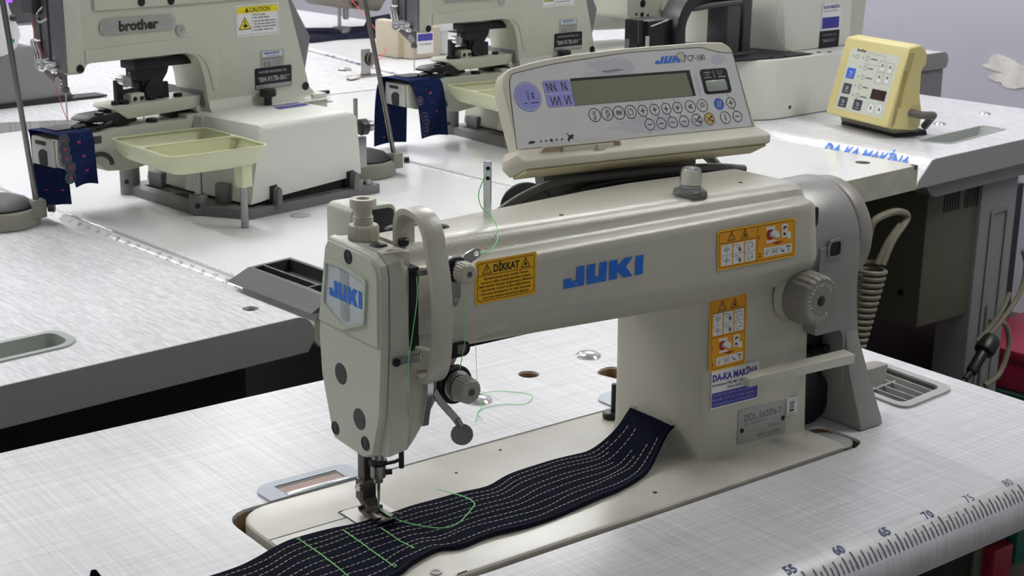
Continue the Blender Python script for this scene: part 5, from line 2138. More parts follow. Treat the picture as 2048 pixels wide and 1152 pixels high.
    b.cyl((-67, 160, 173), (0, 1, 0), 8, 16, n=24, bev=1)
    b.build('link_pin', br)
    b = MB('steel')
    for i in range(9):
        b.lathe([(5.2, 0), (6, .8), (5.2, 1.6)], (-46, 176, 157 + i * 3), (0, 0, 1), n=14)
    b.build('spring', br)
    # feed plate and work clamp
    b = MB('brother_paint')
    b.prism([(-96, 140), (-84, 132), (-74, 125), (0, 126), (40, 127), (66, 130), (66, 144), (-90, 144)], 'y', 152, 202, bev=1.5)
    b.prism([(36, 130), (66, 132), (66, 101), (56, 99), (46, 118), (38, 122)], 'y', 150, 160, bev=1.5)
    b.box(-62, -40, 160, 188, 143, 156, bev=2)
    fpl = b.build('feed_plate', t)
    b = MB('black_metal')
    for (x, y, r) in ((-84, 164, 6), (-73, 160, 6), (17, 164, 6), (-24, 168, 6.5), (54, 149.6, 0)):
        if r:
            b.lathe([(r, 0), (r, 4), (r - 1, 5), (.01, 5)], (x, y, 144), (0, 0, 1), n=16)
    for x in (-56, -45):
        b.cyl((x, 159.6, 149), (0, -1, 0), 3, .8, n=12)
    b.build('feed_screw', fpl)
    b = MB('black_metal')
    b.prism([(-137, 129), (-126, 134), (-96, 135), (-60, 132), (-58, 120), (-84, 116), (-104, 124), (-134, 126)], 'y', 154, 192, bev=2)
    for (p, q) in (((-122, 160, 128), (-156, 158, 121.5)), ((-112, 170, 127), (-146, 168, 121.5)), ((-104, 178, 126), (-136, 176, 121.5)), ((-98, 156, 124), (-124, 150, 121))):
        b.tube([p, ((p[0] + q[0]) / 2, p[1], (p[2] + q[2]) / 2 - 2), q], 3.4, n=8)
    b.box(-180, -142, 158, 192, 120.6, 122.6, bev=.8)
    b.box(-138, -112, 144, 168, 120.6, 122.4, bev=.8)
    b.cyl((-112, 162, 133), (0, 0, 1), 6, 4, n=14)
    b.cyl((-100, 172, 134), (0, 0, 1), 5, 5, n=14)
    wc = b.build('work_clamp', t)
    b = MB('chrome')
    b.tube([(-96, 158, 136), (-80, 156, 134), (-70, 155, 130)], 1.8, n=8)
    b.tube([(-60, 156, 122), (-50, 154, 120), (-48, 154, 125), (-58, 156, 127)], .9, n=6, smooth=4)
    b.build('clamp_spring', wc)
    b = MB('black_metal')
    b.box(-96, 46, 154, 166, 105, 112, bev=1)
    b.box(-96, 46, 176, 196, 104, 110, bev=1)
    b.box(-46, -14, 152, 172, 110, 114, bev=1)
    b.cyl((-31, 160, 113), (0, 0, 1), 8, 7, n=18, bev=1)
    b.cyl((-74, 160, 111), (0, 0, 1), 7, 5, n=18, bev=1)
    b.box(10, 40, 170, 200, 104, 140, bev=2)
    b.build('feed_rail', t)
    # lower cylinder arm
    b = MB('brother_paint')
    b.prism(fillet([(-188, 112), (-188, 78), (-170, 70), (-128, 74), (-118, 62), (-96, 60), (-78, 58), (-28, 64), (30, 66), (60, 110), (60, 114), (-96, 116)], [5, 6, 6, 10, 6, 6, 4, 10, 6, 2, 2, 2]), 'y', 146, 204, bev=3)
    b.box(20, 60, 150, 232, 13, 120, bev=3)
    b.prism([(12, 17), (60, 17), (60, 121), (30, 118)], 'y', 130, 240, bev=4)
    la = b.build('lower_arm', t)
    b = MB('machine_dark_panel')
    b.tube([(-128 + 20 * cos(R(a)), 145.2, 70 + 16 * sin(R(a))) for a in range(0, 130, 12)], 3.2, n=8)  # dark arc painted for the shading round the recess
    b.prism(rrect(-138, 100, -122, 110, 1), 'y', 144.9, 146)
    b.build('arm_recess_shade', la)
    b = MB('plate_silver')
    b.box(-190, -187.5, 150, 200, 76, 111, bev=1)
    eo = b.build('end_cover', la)
    b = MB('dark_interior')
    b.box(-191, -189, 168, 190, 103, 108)
    b.prism(fillet([(166, 76), (184, 76), (186, 92), (178, 98), (166, 96)], 4), 'x', -190.6, -189)
    b.build('cover_opening', eo)

    # button tray on its post
    b = MB('tray_olive')
    ux = Vector((.988, -.157, 0))
    uy = Vector((.157, .988, 0))
    b.M = frame((-62, 42, 108), ux, uy)
    b.prism(rrect(-71, -84, 71, 84, 14, 5), 'z', -2.2, 0, holes=[rrect(-68.5, 2, 68.5, 81.5, 12, 4), rrect(-68.5, -81.5, 68.5, -1, 12, 4)])
    o_, i_ = rrect(-71, -84, 71, 84, 14, 5), rrect(-54, -68, 56, 70, 12, 5)
    b.loft([[Vector((x, y, -1)) for x, y in o_], [Vector((x, y, -12)) for x, y in rrect(-68, -82, 70, 83, 16, 5)], [Vector((x, y, -24)) for x, y in rrect(-60, -74, 62, 76, 18, 5)], [Vector((x, y, -27)) for x, y in i_]], caps=False)
    b.poly([(x, y) for x, y in i_], -27)
    b.loft([[Vector((-66, -.4, -1)), Vector((66, -.4, -1)), Vector((66, 1.4, -1)), Vector((-66, 1.4, -1))], [Vector((-52, -4, -26)), Vector((54, -4, -26)), Vector((54, 5, -26)), Vector((-52, 5, -26))]])
    b.M = Matrix()
    b.box(-40, -23, -36, -20, 54, 84, bev=2)
    tro = b.build('button_tray', t)
    b = MB('steel')
    b.cyl((-23, 76, 26), (0, 0, 1), 5, 58, n=16)
    b.build('tray_post', tro)
    b = MB('steel')
    b.cyl((-32, -28, .5), (0, 0, 1), 5, 56, n=16)
    b.build('tray_leg', tro)
    # rear guard, winder
    b = MB('machine_gray_panel')
    b.prism([(196, 282), (206, 282), (252, 208), (250, 200), (238, 152), (226, 190)], 'y', 152, 224, bev=3)
    b.build('rear_guard', t)
    b = MB('black_metal')
    b.box(236, 240, 186, 190, 150, 196)
    b.tube([(262, 215, 196), (280, 215, 112)], 4, n=8)
    b.tube([(200, 220, 112), (335, 206, 112)], 3.5, n=8)
    b.build('rear_rod', t)
    b = MB('steel')
    b.cyl((252, 60, 13), (0, 0, 1), 3.2, 114, n=12)
    b.cyl((262, 62, 84), (1, -.2, 0), 8, 22, n=18, bev=2)
    b.box(246, 270, 56, 66, 24, 70, bev=2)
    wi = b.build('winder', t)
    b = MB('black_plastic')
    b.cyl((258, 60, 84), (1, -.2, 0), 12, 14, n=20, bev=2)
    b.build('winder_wheel', wi)
    return t


B_LOC, B_ROT = (994, 1017, 0), R(5.2)
ma = button_machine((366, 881, 0), R(12), 'nearest button sewing machine with a brother name plate and olive button tray')
mb_ = copy_tree(ma)
mb_.location = W(*B_LOC)
mb_.rotation_euler.z = B_ROT
mb_['label'] = 'second button sewing machine, farther back and partly hidden behind the cream operation panel'


def machine_cloth(loc, rotz, label, xf, xb, zf, zb, buttons, bars, backbars):
    """patch of blue cloth hung over the end of the cylinder arm, buttons sewn on"""
    path = [(213, zb), (212.5, 60), (211, 96), (207, 112), (200, 119.2), (150, 119.2), (142.5, 114), (139, 100), (137, 75), (136.5, zf)]
    P = smooth_path([(0, y, z) for y, z in path], 4)
    n = len(P)
    b = MB('denim_blue')
    secs = []
    for i, p in enumerate(P):
        t = i / (n - 1)
        if t < .5:
            k = t / .5
            x0, x1 = xb[0] + (xb[2] - xb[0]) * k, xb[1] + (xb[3] - xb[1]) * k
        else:
            k = (t - .5) / .5
            x0, x1 = xb[2] + (xf[0] - xb[2]) * k, xb[3] + (xf[1] - xb[3]) * k
        row = []
        for j in range(7):
            s = j / 6
            row.append(Vector((x0 + (x1 - x0) * s, p.y + .8 * sin(s * 5 + i * .5), p.z + (3 * sin(s * 3.1) if i in (0, n - 1) else 0))))
        secs.append(row)
    vs = [q for r_ in secs for q in r_]
    nn = len(vs)
    fs = []
    vs2 = []
    for i, r_ in enumerate(secs):
        a, c = P[max(i - 1, 0)], P[min(i + 1, n - 1)]
        d = (c - a).normalized()
        nv = Vector((0, d.z, -d.y))
        vs2 += [q + nv * 1.2 for q in r_]
    for i in range(n - 1):
        for j in range(6):
            a = i * 7 + j
            fs.append((a, a + 1, a + 8, a + 7))
            fs.append((a + nn, a + 7 + nn, a + 8 + nn, a + 1 + nn))
        for j in (0, 6):
            a = i * 7 + j
            fs.append((a, a + 7, a + 7 + nn, a + nn))
    for i in (0, n - 1):
        for j in range(6):
            a = i * 7 + j
            fs.append((a, a + 1, a + 1 + nn, a + nn))
    b.solid(vs + vs2, fs)
    o = b.build('cloth_patch', None, loc, rotz)
    tag(o, label, 'fabric')
    for (x, z) in buttons:
        q = MB('button_dark')
        y0 = 135.4 if z < 98 else 135.4 + (z - 98) * .3
        q.lathe([(7.8, 0), (8.2, .8), (7.4, 1.8), (5.6, 1.5), (5.2, 1.2), (.01, 1.2)], (x, y0 + 1, z), (0, -1, .15 if z > 98 else 0), n=22)
        bt = q.build('button', o)
        q = MB('thread_red')
        for dx in (-1.3, 1.3):
            q.tube([(x + dx, y0 - .4, z - 1.1), (x + dx, y0 - 1, z), (x + dx, y0 - .4, z + 1.1)], .6, n=5)
        q.build('button_thread', bt)
    for (x, z) in bars:
        q = MB('thread_red')
        for dx in (-1.3, 1.3):
            q.tube([(x + dx, 136.6 - (0 if z < 98 else -(z - 98) * .3), z - 1.5), (x + dx, 135.8 + (0 if z < 98 else (z - 98) * .3), z), (x + dx, 136.6 + (0 if z < 98 else (z - 98) * .3), z + 1.5)], .6, n=5)
        q.build('stitch_mark', o)
    for (x, z) in backbars:
        q = MB('thread_red')
        q.tube([(x - 2, 209.6, z), (x, 208.8, z + .6), (x + 2, 209.6, z)], .55, n=5)
        q.build('stitch_mark', o)


machine_cloth((366, 881, 0), R(12), 'blue cloth patch with five dark buttons hung on the nearest button machine', (-171, -138, -192, -141), (-178, -129, -192, -138), 50, 9,
              [(-181, 112), (-187 + 4, 101), (-182, 89), (-177, 77), (-178, 64)], [(-160, 107), (-156, 89), (-153, 70)], [(-166, 78), (-168, 35), (-144, 31)])
machine_cloth(B_LOC, B_ROT, 'blue cloth patch with four dark buttons hung on the second button machine', (-168, -112, -184, -124), (-205, -138, -196, -128), 24, 4,
              [(-172, 86), (-163, 60), (-160, 48), (-161, 36)], [(-149, 97), (-147, 81), (-136, 66)], [(-187, 43), (-187, 18)])

# thread stands with leaning rods
def thread_stand(loc, label, dz):
    t = thing('thread_stand', label, 'thread stand', loc, 0)
    b = MB('stand_gray')
    b.lathe([(50, 0), (52, 2), (52, 20), (50, 23), (44, 23)], (0, 0, 0), (0, 0, 1), n=40)
    b.box(32, 50, -40, -22, 10, 34, bev=3)
    b.build('base', t)
    b = MB('rubber_black')
    b.lathe([(46, 20), (45, 26), (36, 33), (20, 38), (.01, 40)], (0, 0, 0), (0, 0, 1), n=36)
    b.build('pad', t)
    b = MB('dark_steel')
    b.tube([(40, -30, 26), (40 - 16 * dz, -32, 200), (40 - 40 * dz, -34, 460)], 3.6, n=12)
    b.build('rod', t)
    b = MB('black_metal')
    b.cyl((52, -38, 22), (.8, -.6, 0), 5, 8, n=14)
    b.build('clamp_screw', t)
    return t


thread_stand((90, 1042, 0), 'grey round thread stand with thin rod left of the cloth patch at the left edge', 1.0)
thread_stand((646, 1052, 0), 'grey round thread stand with thin rod standing between the two button machines', 2.3)
# red sewing threads
b = MB('thread_red')
fA = Matrix.Translation((366, 881, 0)) @ Matrix.Rotation(R(12), 4, 'Z')
b.M = fA
b.tube([(-178, 200, 300), (-178, 196, 250), (-176, 180, 215), (-174, 165, 190), (-160, 172, 150), (-151, 175, 130)], .5, n=5, smooth=4)
tag(b.build('thread', None, (0, 0, 0)), 'fine red thread running down the nearest button machine head to its needle', 'thread')
b = MB('thread_red')
b.tube([(1532, 2560, 130), (1520, 2400, 60), (1400, 2150, 20), (1200, 1940, 6)], .9, n=5, smooth=4)
tag(b.build('thread', None, (0, 0, 0)), 'pale red thread crossing the far tables in front of the hanging machine head', 'thread')
# ---------------------------------------------------------------- yellowed control box on the right table
yb_ = thing('control_box', 'yellowed plastic control box with small keys leaning back on the right table', 'control box', (1593, 793, 0))
q1, q2 = R(-101), R(15)
u_ = Vector((cos(q1), sin(q1), 0))
b_ = Vector((-sin(q1), cos(q1), 0))                 # points away from the face, horizontally
v_ = b_ * sin(q2) + Vector((0, 0, 1)) * cos(q2)
n_ = u_.cross(v_)
YF_ = frame(n_ * 45, u_, v_)
YB_ = frame((0, 0, 0), u_, b_)                      # x = along the face, y = depth, z = up (z axis = u x b)
prof = [(-36, 26), (-30, 20), (24, 14), (32, 18), (33, 44), (24, 74), (22, 122), (36, 134), (34, 152), (20, 166), (-14, 163)]
b = MB('box_yellow')


def yb_pt(x, d, z):
    return u_ * x + b_ * d + Vector((0, 0, z))


P0 = fillet([(-34, 24), (-28, 19), (24, 14), (34, 18), (35, 44), (27, 74), (26, 122), (37, 132), (35, 152), (22, 164), (-6, 160)], [3, 3, 4, 4, 8, 10, 8, 6, 6, 5, 3], 4)
# face line of the box: from (b,z) at the bottom to the top along v_
fb = n_ * 45
fo_ = lambda v, w: (fb + v_ * v + n_ * w)
secs = []
for x, s in ((-152, .96), (-149, 1), (14, 1), (17, .96)):
    ring = []
    for d, z in P0:
        cx, cz = 5, 90
        ring.append(yb_pt(x, cx + (d - cx) * s, cz + (z - cz) * s))
    secs.append(ring)
b.loft(secs)
b.M = YF_
fr_o = rrect(-152, 12, 17, 151, 5)
b.loft([[Vector((x, y, -14)) for x, y in fr_o], [Vector((x, y, -1)) for x, y in fr_o], [Vector((x, y, 1)) for x, y in rrect(-150, 14, 15, 149, 4)]])
b.build('housing', yb_)
b = MB('panel_mint')
b.M = YF_
b.fill(rrect(-131, 24, 0, 142, 2), 1.2)
b.text('brother', -113, 131.5, 6, 25, 1.5, 'ink_black', .03)
S = lambda u, v: (-151 + (u + 110.5) * 1.02, v * 1.01)
face = b.build('face_sheet', yb_)
b = MB('key_dark')
b.M = YF_
for (u, v, m) in ((-73.7, 90, 'blue_button'), (-72.6, 62.2, 'key_dark'), (-73, 37.6, 'key_dark'), (-33.5, 38.1, 'key_dark')):
    x, y = S(u, v)
    b.prism(rrect(x - 11, y - 9.5, x + 11, y + 9.5, 2), 'z', 1.1, 1.9, m)
    b.stroke([(x - 4, y + 3), (x + 3, y + 3), (x + 3, y - 1), (x - 3, y - 1)], .9, 2.0, 'paper_white')
    b.rect(x - 6, y - 6, x + 6, y - 4.8, 2.0, 'plate_silver')
x, y = S(10.5, 62.4)
b.build('keys', face)
b = MB('led_window')
b.M = YF_
b.prism(rrect(x - 18, y - 9, x + 20, y + 9, 1), 'z', 1.1, 1.7)
b.build('led_window', face)
b = MB('ink_gray')
b.M = YF_
for (u, v) in ((1.6, 37.2), (23.2, 38.8)):
    x, y = S(u, v)
    b.poly(circ(x, y, 8.4, 18, 10), 1.3, 'ink_gray')
    b.poly(circ(x, y, 7.8, 18, 9.4), 1.35, 'paper_white')
    up = 1 if u > 10 else -1
    b.poly([(x - 3, y - 3 * up), (x + 3, y - 3 * up), (x, y + 5 * up)][::1 if up > 0 else -1], 1.4, 'key_dark')
for (u, v) in ((1.3, 111.3), (21.1, 110.3), (.9, 91), (21.2, 92)):
    x, y = S(u, v)
    b.poly(rrect(x - 9, y - 9.6, x + 9, y + 9.6, 1), 1.3, 'ink_gray')
    b.poly(rrect(x - 8.4, y - 9, x + 8.4, y + 9, 1), 1.35, 'panel_mint')
    b.poly([(x - 5, y - 6), (x + 6, y - 6), (x, y)], 1.4, 'paper_white')
    b.poly(circ(x, y + 2, 2.6, 10), 1.4, 'ink_gray')
for i in range(5):
    x, y = -92, 122 - i * 17
    b.poly(circ(x, y, 1.6, 8), 1.4, 'ink_gray')
    b.stroke(circ(x + 12, y, 4, 10), 1, 1.4, 'ink_gray', True)
    b.rect(x + 20, y - 1.2, x + 38 - (i % 2) * 4, y + 1.2, 1.4, 'ink_gray')
b.stroke(rrect(-84, 112, -36, 131, 1, 2), .5, 1.4, 'ink_gray', True)
b.poly(circ(-118, 122, 1.6, 8), 1.4, 'ink_gray')
b.stroke(circ(-108, 122, 4, 10), 1, 1.4, 'ink_gray', True)
b.build('printed_symbols', face)
b = MB('box_yellow_dark')
b.loft([[yb_pt(16.6, -14, 120), yb_pt(16.6, -6, 120), yb_pt(16.6, -14, 56), yb_pt(16.6, -22, 56)], [yb_pt(17.4, -14, 120), yb_pt(17.4, -6, 120), yb_pt(17.4, -14, 56), yb_pt(17.4, -22, 56)]])
b.build('side_slot', yb_)
b = MB('rubber_black')
b.loft([[yb_pt(-150, -6, .4), yb_pt(0, -6, .4), yb_pt(0, 68, .4), yb_pt(-150, 68, .4)], [yb_pt(-148, -4, 9), yb_pt(-2, -4, 9), yb_pt(-2, 66, 9), yb_pt(-148, 66, 9)]], bev=1)
b.loft([[yb_pt(-140, -14, 9), yb_pt(6, -14, 9), yb_pt(6, 40, 9), yb_pt(-140, 40, 9)], [yb_pt(-140, -16, 20), yb_pt(8, -16, 20), yb_pt(8, 36, 20), yb_pt(-140, 36, 20)]], 'bracket_gray', bev=1)
b.build('foot_pad', yb_)
b = MB('cable_gray')
b.tube([yb_pt(14, 10, 46), yb_pt(22, 12, 45), yb_pt(29, 22, 43), yb_pt(31, 36, 42), yb_pt(26, 52, 40), yb_pt(10, 66, 34), yb_pt(-20, 78, 12)], 7, n=12, smooth=5)
b.build('cable', yb_)

# ---------------------------------------------------------------- pattern sewing machine on the right table
pm = thing('pattern_sewing_machine', 'large cream pattern sewing machine with black clamp arm and broad box base', 'sewing machine', (1540, 1040, 0), R(5))
b = MB('brother_white')
ol = fillet([(-4, 0), (230, 0), (330, 60), (330, 420), (-150, 420), (-150, 150), (-60, 40)], [26, 10, 20, 20, 20, 30, 30], 5)
b.prism(ol, 'z', 1, 112, bev=4)
b.build('base', pm)
b = MB('black_metal')
b.prism([(-130, 40), (30, 12), (120, 10), (128, 150), (-130, 200)], 'z', 112, 115)
b.build('work_plate', pm)
for (x, z) in ((-10, 60), (214, 92)):
    b = MB('dark_interior')
    b.cyl((x + 60, -.2, z - 40), (0, -1, 0), 3.5, .8, n=14)
    b.build('base_screw', pm)
for (x, y) in ((4, 16), (40, 12), (130, 16), (160, 22), (184, 14)):
    b = MB('dark_interior')
    b.cyl((x, y, 115.5 if x < 120 else 112.3), (0, 0, 1), 4.5, .8, n=12)
    b.build('chip_mark', pm)
b = MB('brother_white')
b.prism([(36, 111), (320, 111), (320, 420), (90, 420), (84, 330)], 'y', 60, 300) if False else None
b.loft([[Vector((106, 60, 112)), Vector((318, 60, 112)), Vector((330, 300, 112)), Vector((70, 300, 112))], [Vector((74, 60, 330)), Vector((312, 60, 330)), Vector((330, 300, 330)), Vector((60, 300, 330))]], bev=6)
b.build('column', pm)
b = MB('brother_paint')
b.loft([[Vector((318, 70, 112)), Vector((372, 70, 112)), Vector((372, 290, 112)), Vector((318, 290, 112))], [Vector((318, 70, 330)), Vector((394, 70, 330)), Vector((394, 290, 330)), Vector((318, 290, 330))]], bev=5)
b.build('rear_cover', pm)
b = MB('paper_white')
b.M = frame((214, 59.2, 142), (1, 0, 0), (-.1, 0, 1))
b.poly(rrect(0, 0, 62, 58, 1), .1)
b.text('DA-KA MAKİNA', 4, 47, 6.5, 54, .3, 'sticker_blue', .03)
b.text('Konfeksiyon Dikiş Mak.', 6, 41, 3, 46, .3, 'ink_gray')
b.rect(3, 8, 59, 30, .25, 'sticker_blue')
b.build('dealer_sticker', pm)
b = MB('black_metal')
b.M = frame((212, 59.2, 112), (1, 0, 0), (-.1, 0, 1))
b.prism(rrect(0, 0, 64, 34, 2), 'z', .0, .8)
b.text('INDUSTRIES, LTD.', 8, 24, 3.4, 46, 1, 'plate_silver')
b.text('*BAS-311*', 8, 12, 6, 46, 1, 'plate_silver', .02)
b.build('model_plate', pm)
HM = Matrix.Translation((148, 140, -20))
CM = Matrix.Translation((42, 40, -6))
b = MB('brother_paint')
b.M = HM
b.prism(fillet([(-342, 300), (-340, 206), (-320, 200), (-228, 190), (-216, 300)], [2, 8, 10, 6, 2]), 'y', 60, 150, bev=4)
b.box(-222, 100, 70, 160, 250, 330, bev=6)
b.build('head', pm)
b = MB('brother_paint')
b.M = HM
b.prism(fillet([(-254, 214), (-222, 198), (-200, 216), (-216, 224), (-250, 228)], 2), 'y', 52, 62, bev=1)
b.build('head_bracket', pm)
for (x, z, r) in ((-299, 228, 7), (-300, 208, 4.5), (-316, 209, 2.6), (-284, 206, 2.6), (-240, 209, 3), (-231, 210, 2)):
    b = MB('black_metal')
    b.M = HM
    b.cyl((x, 59.8 if x < -260 else 51.8, z), (0, -1, 0), r, .8, n=16)
    b.build('head_hole', pm)
b = MB('black_metal')
b.M = CM
b.strap([(-214, 66, 150), (-208, 70, 190), (-170, 80, 222), (-110, 90, 228), (-20, 95, 224)], (0, 1, 0), 44, 26, smooth=6, bev=3)
b.box(-286, -212, 60, 118, 124, 196, bev=4)
b.box(-212, -200, 64, 110, 128, 160, bev=3)
ca = b.build('clamp_arm', pm)
b = MB('machine_dark_panel')
b.M = CM
b.box(-78, -40, 50, 100, 116, 212, bev=4)
b.box(-30, -6, 50, 80, 116, 240, bev=4)
b.box(-86, 0, 40, 110, 115, 124, bev=3)
b.tube([(-200, 70, 214), (-160, 66, 210), (-110, 60, 214), (-40, 52, 216)], 5, n=8, smooth=4)
b.build('clamp_guide', ca)
b = MB('chrome')
b.M = CM
b.cyl((-286, 62, 130), (0, 0, 1), 5, 40, n=12)
b.tube([(-282, 58, 186), (-240, 54, 196)], 1.2, n=6)
b.build('clamp_fitting', ca)
b = MB('steel')
b.M = CM
b.cyl((-318, 80, 112), (0, 0, 1), 4, 52, n=12)
b.build('guide_pin', pm)
b = MB('black_metal')
b.M = CM
b.tube([(-296, 70, 198), (-292, 70, 112)], 5, n=8)
b.cyl((-294, 70, 150), (0, 0, 1), 9, 5, n=14)
b.build('needle_bar', pm)
SX, SY = -150.0, 330.0
b = MB('white_shell')
b.loft([[Vector((SX - 96, SY, 206)), Vector((SX - 98, SY + 110, 210)), Vector((SX - 98, SY + 110, 330)), Vector((SX - 96, SY, 330))], [Vector((SX - 60, SY, 160)), Vector((SX - 62, SY + 110, 160)), Vector((SX - 62, SY + 110, 330)), Vector((SX - 60, SY, 330))],
        [Vector((SX, SY, 146)), Vector((SX, SY + 110, 146)), Vector((SX, SY + 110, 200)), Vector((SX, SY, 200))], [Vector((SX + 170, SY, 140)), Vector((SX + 170, SY + 110, 140)), Vector((SX + 170, SY + 110, 192)), Vector((SX + 170, SY, 192))]], bev=10)
b.build('side_cover', pm)
b = MB('thread_white')
b.M = Matrix.Translation((1540, 1040, 0)) @ Matrix.Rotation(R(5), 4, 'Z')
b.tube([(60, -2, 330), (56, 40, 240), (62, 52, 170), (82, 50, 130), (100, 40, 118), (118, 26, 116)], .9, n=5, smooth=6)
tag(b.build('thread', None, (0, 0, 0)), 'white thread hanging down the side of the pattern machine column', 'thread')

# ---------------------------------------------------------------- under the right-hand tables
cb = thing('motor_control_box', 'drab control box hung under the right table beside the grey leg', 'control box', (1557, 690, -187))
b = MB('control_box_paint')
b.box(0, 150, 0, 330, -132, 134, bev=4)
b.build('body', cb)
b = MB('dark_interior')
for i in range(6):
    b.box(44 + i * 8, 48 + i * 8, -.6, 4, 70, 112)
    b.box(104 + i * 7, 107 + i * 7, -.6, 4, 70, 112)
b.build('vent_slots', cb)
b = MB('black_metal')
b.cyl((-.2, 40, -76), (-1, 0, 0), 6, 1.4, n=14)
b.build('latch', cb)
b = MB('cable_pale')
P = []
for i in range(15 * 14):
    a = 2 * pi * i / 14
    s = i / (15 * 14)
    r = 26 - 13 * s
    P.append(Vector((1316 - 26 * s + r * cos(a), 612 + r * sin(a), -150 - 150 * s)))
b.tube(P, 4.0, n=7)
b.tube([(1330, 600, -148), (1352, 600, -110), (1396, 610, -84), (1376, 606, -70), (1340, 602, -66), (1300, 600, -74), (1296, 604, -100)], 6, n=8, smooth=6)
b.tube([(1324, 606, -148), (1346, 604, -112), (1372, 604, -90)], 5, n=8, smooth=5)
tag(b.build('coiled_cable', None, (0, 0, 0)), 'pale cable looped and wound in a coil below the cream table end', 'cable')
b = MB('cable_pale')
b.tube([(1648, 620, -345), (1672, 612, -322), (1706, 610, -296), (1742, 612, -262), (1756, 616, -220), (1744, 618, -190)], 4.5, n=8, smooth=5)
b.tube([(1644, 624, -342), (1668, 616, -318), (1690, 612, -290), (1712, 614, -262)], 4.5, n=8, smooth=5)
b.tube([(1700, 640, -320), (1738, 634, -330), (1752, 630, -370), (1730, 628, -420), (1690, 630, -436)], 5, n=8, smooth=5)
cco = tag(b.build('cable', None, (0, 0, 0)), 'pale cables with a black plug hanging in front of the grey table leg', 'cable')
b = MB('black_plastic')
b.tube([(1590, 604, -396), (1606, 604, -386)], 6, n=10)
b.lathe([(9, 0), (10, 2), (10, 44), (17, 48), (18, 52), (18, 74), (15, 80)], (1606, 604, -386), (.74, .1, .56), n=20)
b.tube([(1592, 604, -397), (1560, 608, -410), (1500, 620, -412)], 5, n=8, smooth=4)
b.build('plug', cco)
t = thing('storage_crate', 'dark green plastic crate on the floor at the far right behind the leg', 'crate', (2500, 985, -760), R(5))
b = MB('crate_green')
b.box(-200, 200, -150, 150, 0, 78, bev=6)
for i in range(7):
    b.box(-190 + i * 56, -160 + i * 56, -154, -148, 12, 60, bev=3)
b.box(-206, 206, -156, 156, 64, 80, bev=4)
b.build('body', t)
t = thing('storage_crate', 'crimson plastic crate standing on the green one at the far right', 'crate', (2500, 985, -679), R(5))
b = MB('crate_red')
b.box(-190, 190, -140, 140, 0, 90, bev=6)
b.box(-196, 196, -146, 146, 74, 96, bev=4)
b.build('body', t)
b = MB('edge_gray')
b.tube([(1180, 780, -440), (1420, 770, -462), (1490, 765, -470)], 11, n=10)
tag(b.build('stretcher_bar', None, (0, 0, 0)), 'grey round stretcher bar low between the table legs at right', 'bar')
b = MB('black_metal')
b.box(-330, 330, 0, 12, -330, 330)  # added board that blackens the space under the second table
o = b.build('shade_board', None, rw(960, 300, -410), ROW)
tag(o, 'added black board darkening the space under the second white table', 'board')
b = MB('black_metal')
b.box(0, 620, 0, 12, -330, 355)  # added board that keeps the space behind box and leg dark
b.box(620, 1175, 0, 12, -330, 150)
o = b.build('shade_board', None, rw(1225, 470, -415), ROW)
tag(o, 'added black board darkening the space behind the control box and grey leg under the right table', 'board')

# ---------------------------------------------------------------- far background
gm = thing('sewing_machine', 'far grey sewing machine with white head at the upper left edge', 'sewing machine', (430, 1940, 0), R(8))
b = MB('machine_gray_panel')
b.prism([(-200, 4), (96, 4), (128, 12), (70, 96), (52, 112), (-200, 112)], 'y', 0, 260, bev=4)
b.build('bed', gm)
b = MB('black_metal')
b.prism([(-200, 0), (120, 0), (128, 12), (-200, 6)], 'y', -4, 200)
b.prism([(110, 0), (200, 2), (200, 5), (110, 6)], 'y', -4, 40)
b.build('bed_edge', gm)
b = MB('white_shell')
b.prism(fillet([(-200, 100), (-30, 100), (0, 108), (16, 140), (-6, 190), (-6, 260), (-200, 260)], [4, 10, 14, 14, 10, 4, 4]), 'y', -30, 120, bev=5)
hd = b.build('head', gm)
b = MB('teal_dot')
for (x, z) in ((-12, 134), (-4, 128)):
    b.cyl((x, -30.2, z), (0, -1, 0), 3.6, .8, n=12)
b.build('dial_dot', hd)
b = MB('black_plastic')
b.cyl((-2, -30, 170), (0, -1, 0), 6, 10, n=16, bev=2)
b.build('dial_knob', hd)
b = MB('led_purple')
b.box(-60, 0, -33, -29, 198, 216)
b.build('led_lamp', hd)
b = MB('machine_dark_panel')
b.box(20, 84, 40, 120, 150, 260, bev=3)
b.build('motor', gm)

fm = thing('sewing_machine', 'far hanging machine head pressing dark denim on the farthest table', 'sewing machine', (1580, 2600, 0), R(10))
b = MB('machine_dark_cream')
b.loft([[Vector((-84, -40, 86)), Vector((66, -50, 66)), Vector((80, 90, 66)), Vector((-70, 90, 86))], [Vector((-96, -50, 112)), Vector((84, -60, 100)), Vector((96, 110, 100)), Vector((-84, 110, 112))], [Vector((-96, -50, 330)), Vector((90, -60, 330)), Vector((100, 110, 330)), Vector((-84, 110, 330))]], bev=8)
b.box(90, 420, -20, 100, 130, 330, bev=10)
b.box(300, 420, -20, 100, 3, 330, bev=10)
b.build('head', fm)
b = MB('steel')
b.cyl((-52, -20, 30), (0, 0, 1), 5, 60, n=10)
b.cyl((-30, -20, 50), (0, 0, 1), 8, 36, n=12, bev=2)
b.box(-60, -26, -40, 0, 10, 32, bev=3)
b.build('presser_foot', fm)
b = MB('black_plastic')
b.cyl((-30, -56, 92), (0, -1, 0), 9, 6, n=14)
b.build('head_knob', fm)
b = MB('denim_grey')
pts = [(-200, 20), (-120, -8), (-40, 6), (40, -6), (120, -40), (190, -60)]
b.loft([[Vector((x, y - 34, 1)), Vector((x, y + 34, 1)), Vector((x, y + 26, 16 + 8 * sin(x * .05))), Vector((x, y - 26, 14))] for x, y in pts], bev=2)
pts = [(-190, 120), (-100, 60), (0, 10), (110, -20), (180, -50)]
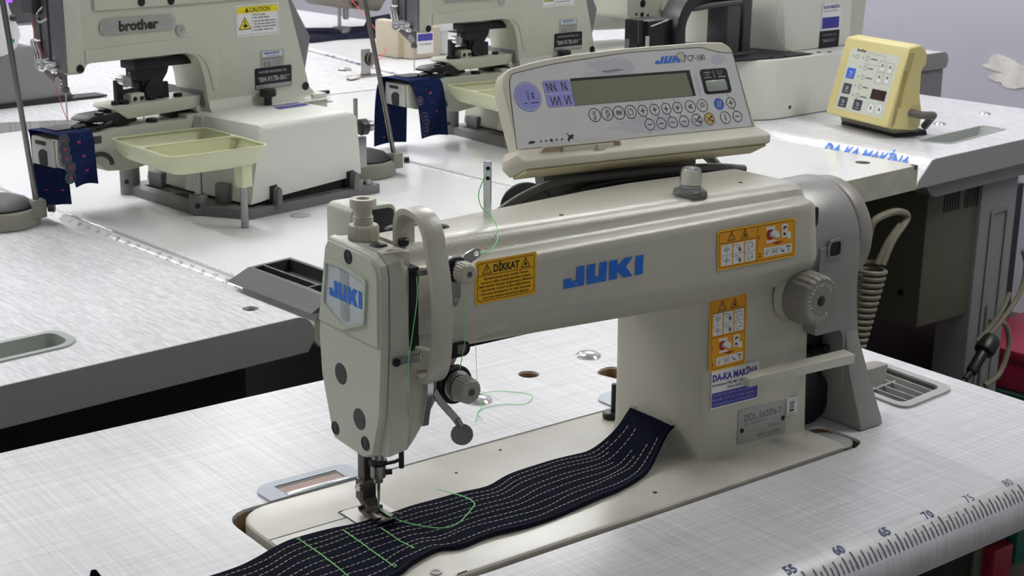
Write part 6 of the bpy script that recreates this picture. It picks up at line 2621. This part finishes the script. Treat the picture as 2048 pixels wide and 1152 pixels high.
b.loft([[Vector((x, y - 26, 6)), Vector((x, y + 26, 6)), Vector((x, y + 20, 26 + 6 * sin(x * .06))), Vector((x, y - 20, 24))] for x, y in pts], bev=2)
b.loft([[Vector((60, -70, 2)), Vector((190, -90, 2)), Vector((200, 20, 2)), Vector((80, 30, 2))], [Vector((70, -50, 44)), Vector((150, -60, 60)), Vector((160, 0, 56)), Vector((90, 10, 50))]], bev=10)
tag(b.build('denim_cloth', None, (1540, 2570, 1.5), R(6)), 'crumpled dark denim lying under the far hanging machine head', 'fabric')
tb_ = thing('thread_bracket', 'small metal thread bracket with round disc on the far table behind the nearest button machine', 'bracket', (1190, 1935, 0), R(6))
b = MB('steel')
b.prism([(-46, -22), (-10, -10), (60, -14), (54, 8), (-20, 12)], 'z', .5, 3.5)
b.box(10, 34, -4, 0, 3, 60, bev=1)
b.build('plate', tb_)
b = MB('dark_steel')
b.lathe([(15, 0), (15, 3), (8, 4), (8, 8), (12, 9), (.01, 10)], (34, -4, 38), (.3, -1, 0), n=22)
b.build('disc', tb_)
b = MB('thread_white')
b.prism([(-50, -40), (-10, -24), (-6, -4), (-40, -14)], 'z', 3.6, 6)
b.build('paper_tag', tb_)
bb = thing('sewing_machine', 'far beige machine column with a blue and white dealer sticker behind the second button machine', 'sewing machine', (1490, 2110, 0), R(5))
b = MB('beige_shell')
b.box(-44, 48, 0, 90, 2, 76, bev=6)
b.box(-60, -30, 30, 120, 2, 90, bev=8)
b.build('column', bb)
b = MB('white_shell')
b.lathe([(20, 0), (22, 30), (21, 96), (18, 104)], (76, 40, 10), (0, 0, 1), n=20)
b.box(40, 200, 10, 90, 60, 120, bev=10)
b.build('arm', bb)
b = MB('paper_white')
b.M = frame((-26, -.6, 14), (1, 0, 0), (0, 0, 1))
b.poly(rrect(0, 0, 50, 50, 1), .1)
b.rect(2, 30, 48, 47, .3, 'sticker_blue')
b.text('DA-KA MAKİNA', 6, 20, 5, 38, .3, 'ink_gray', .02)
b.build('dealer_sticker', bb)
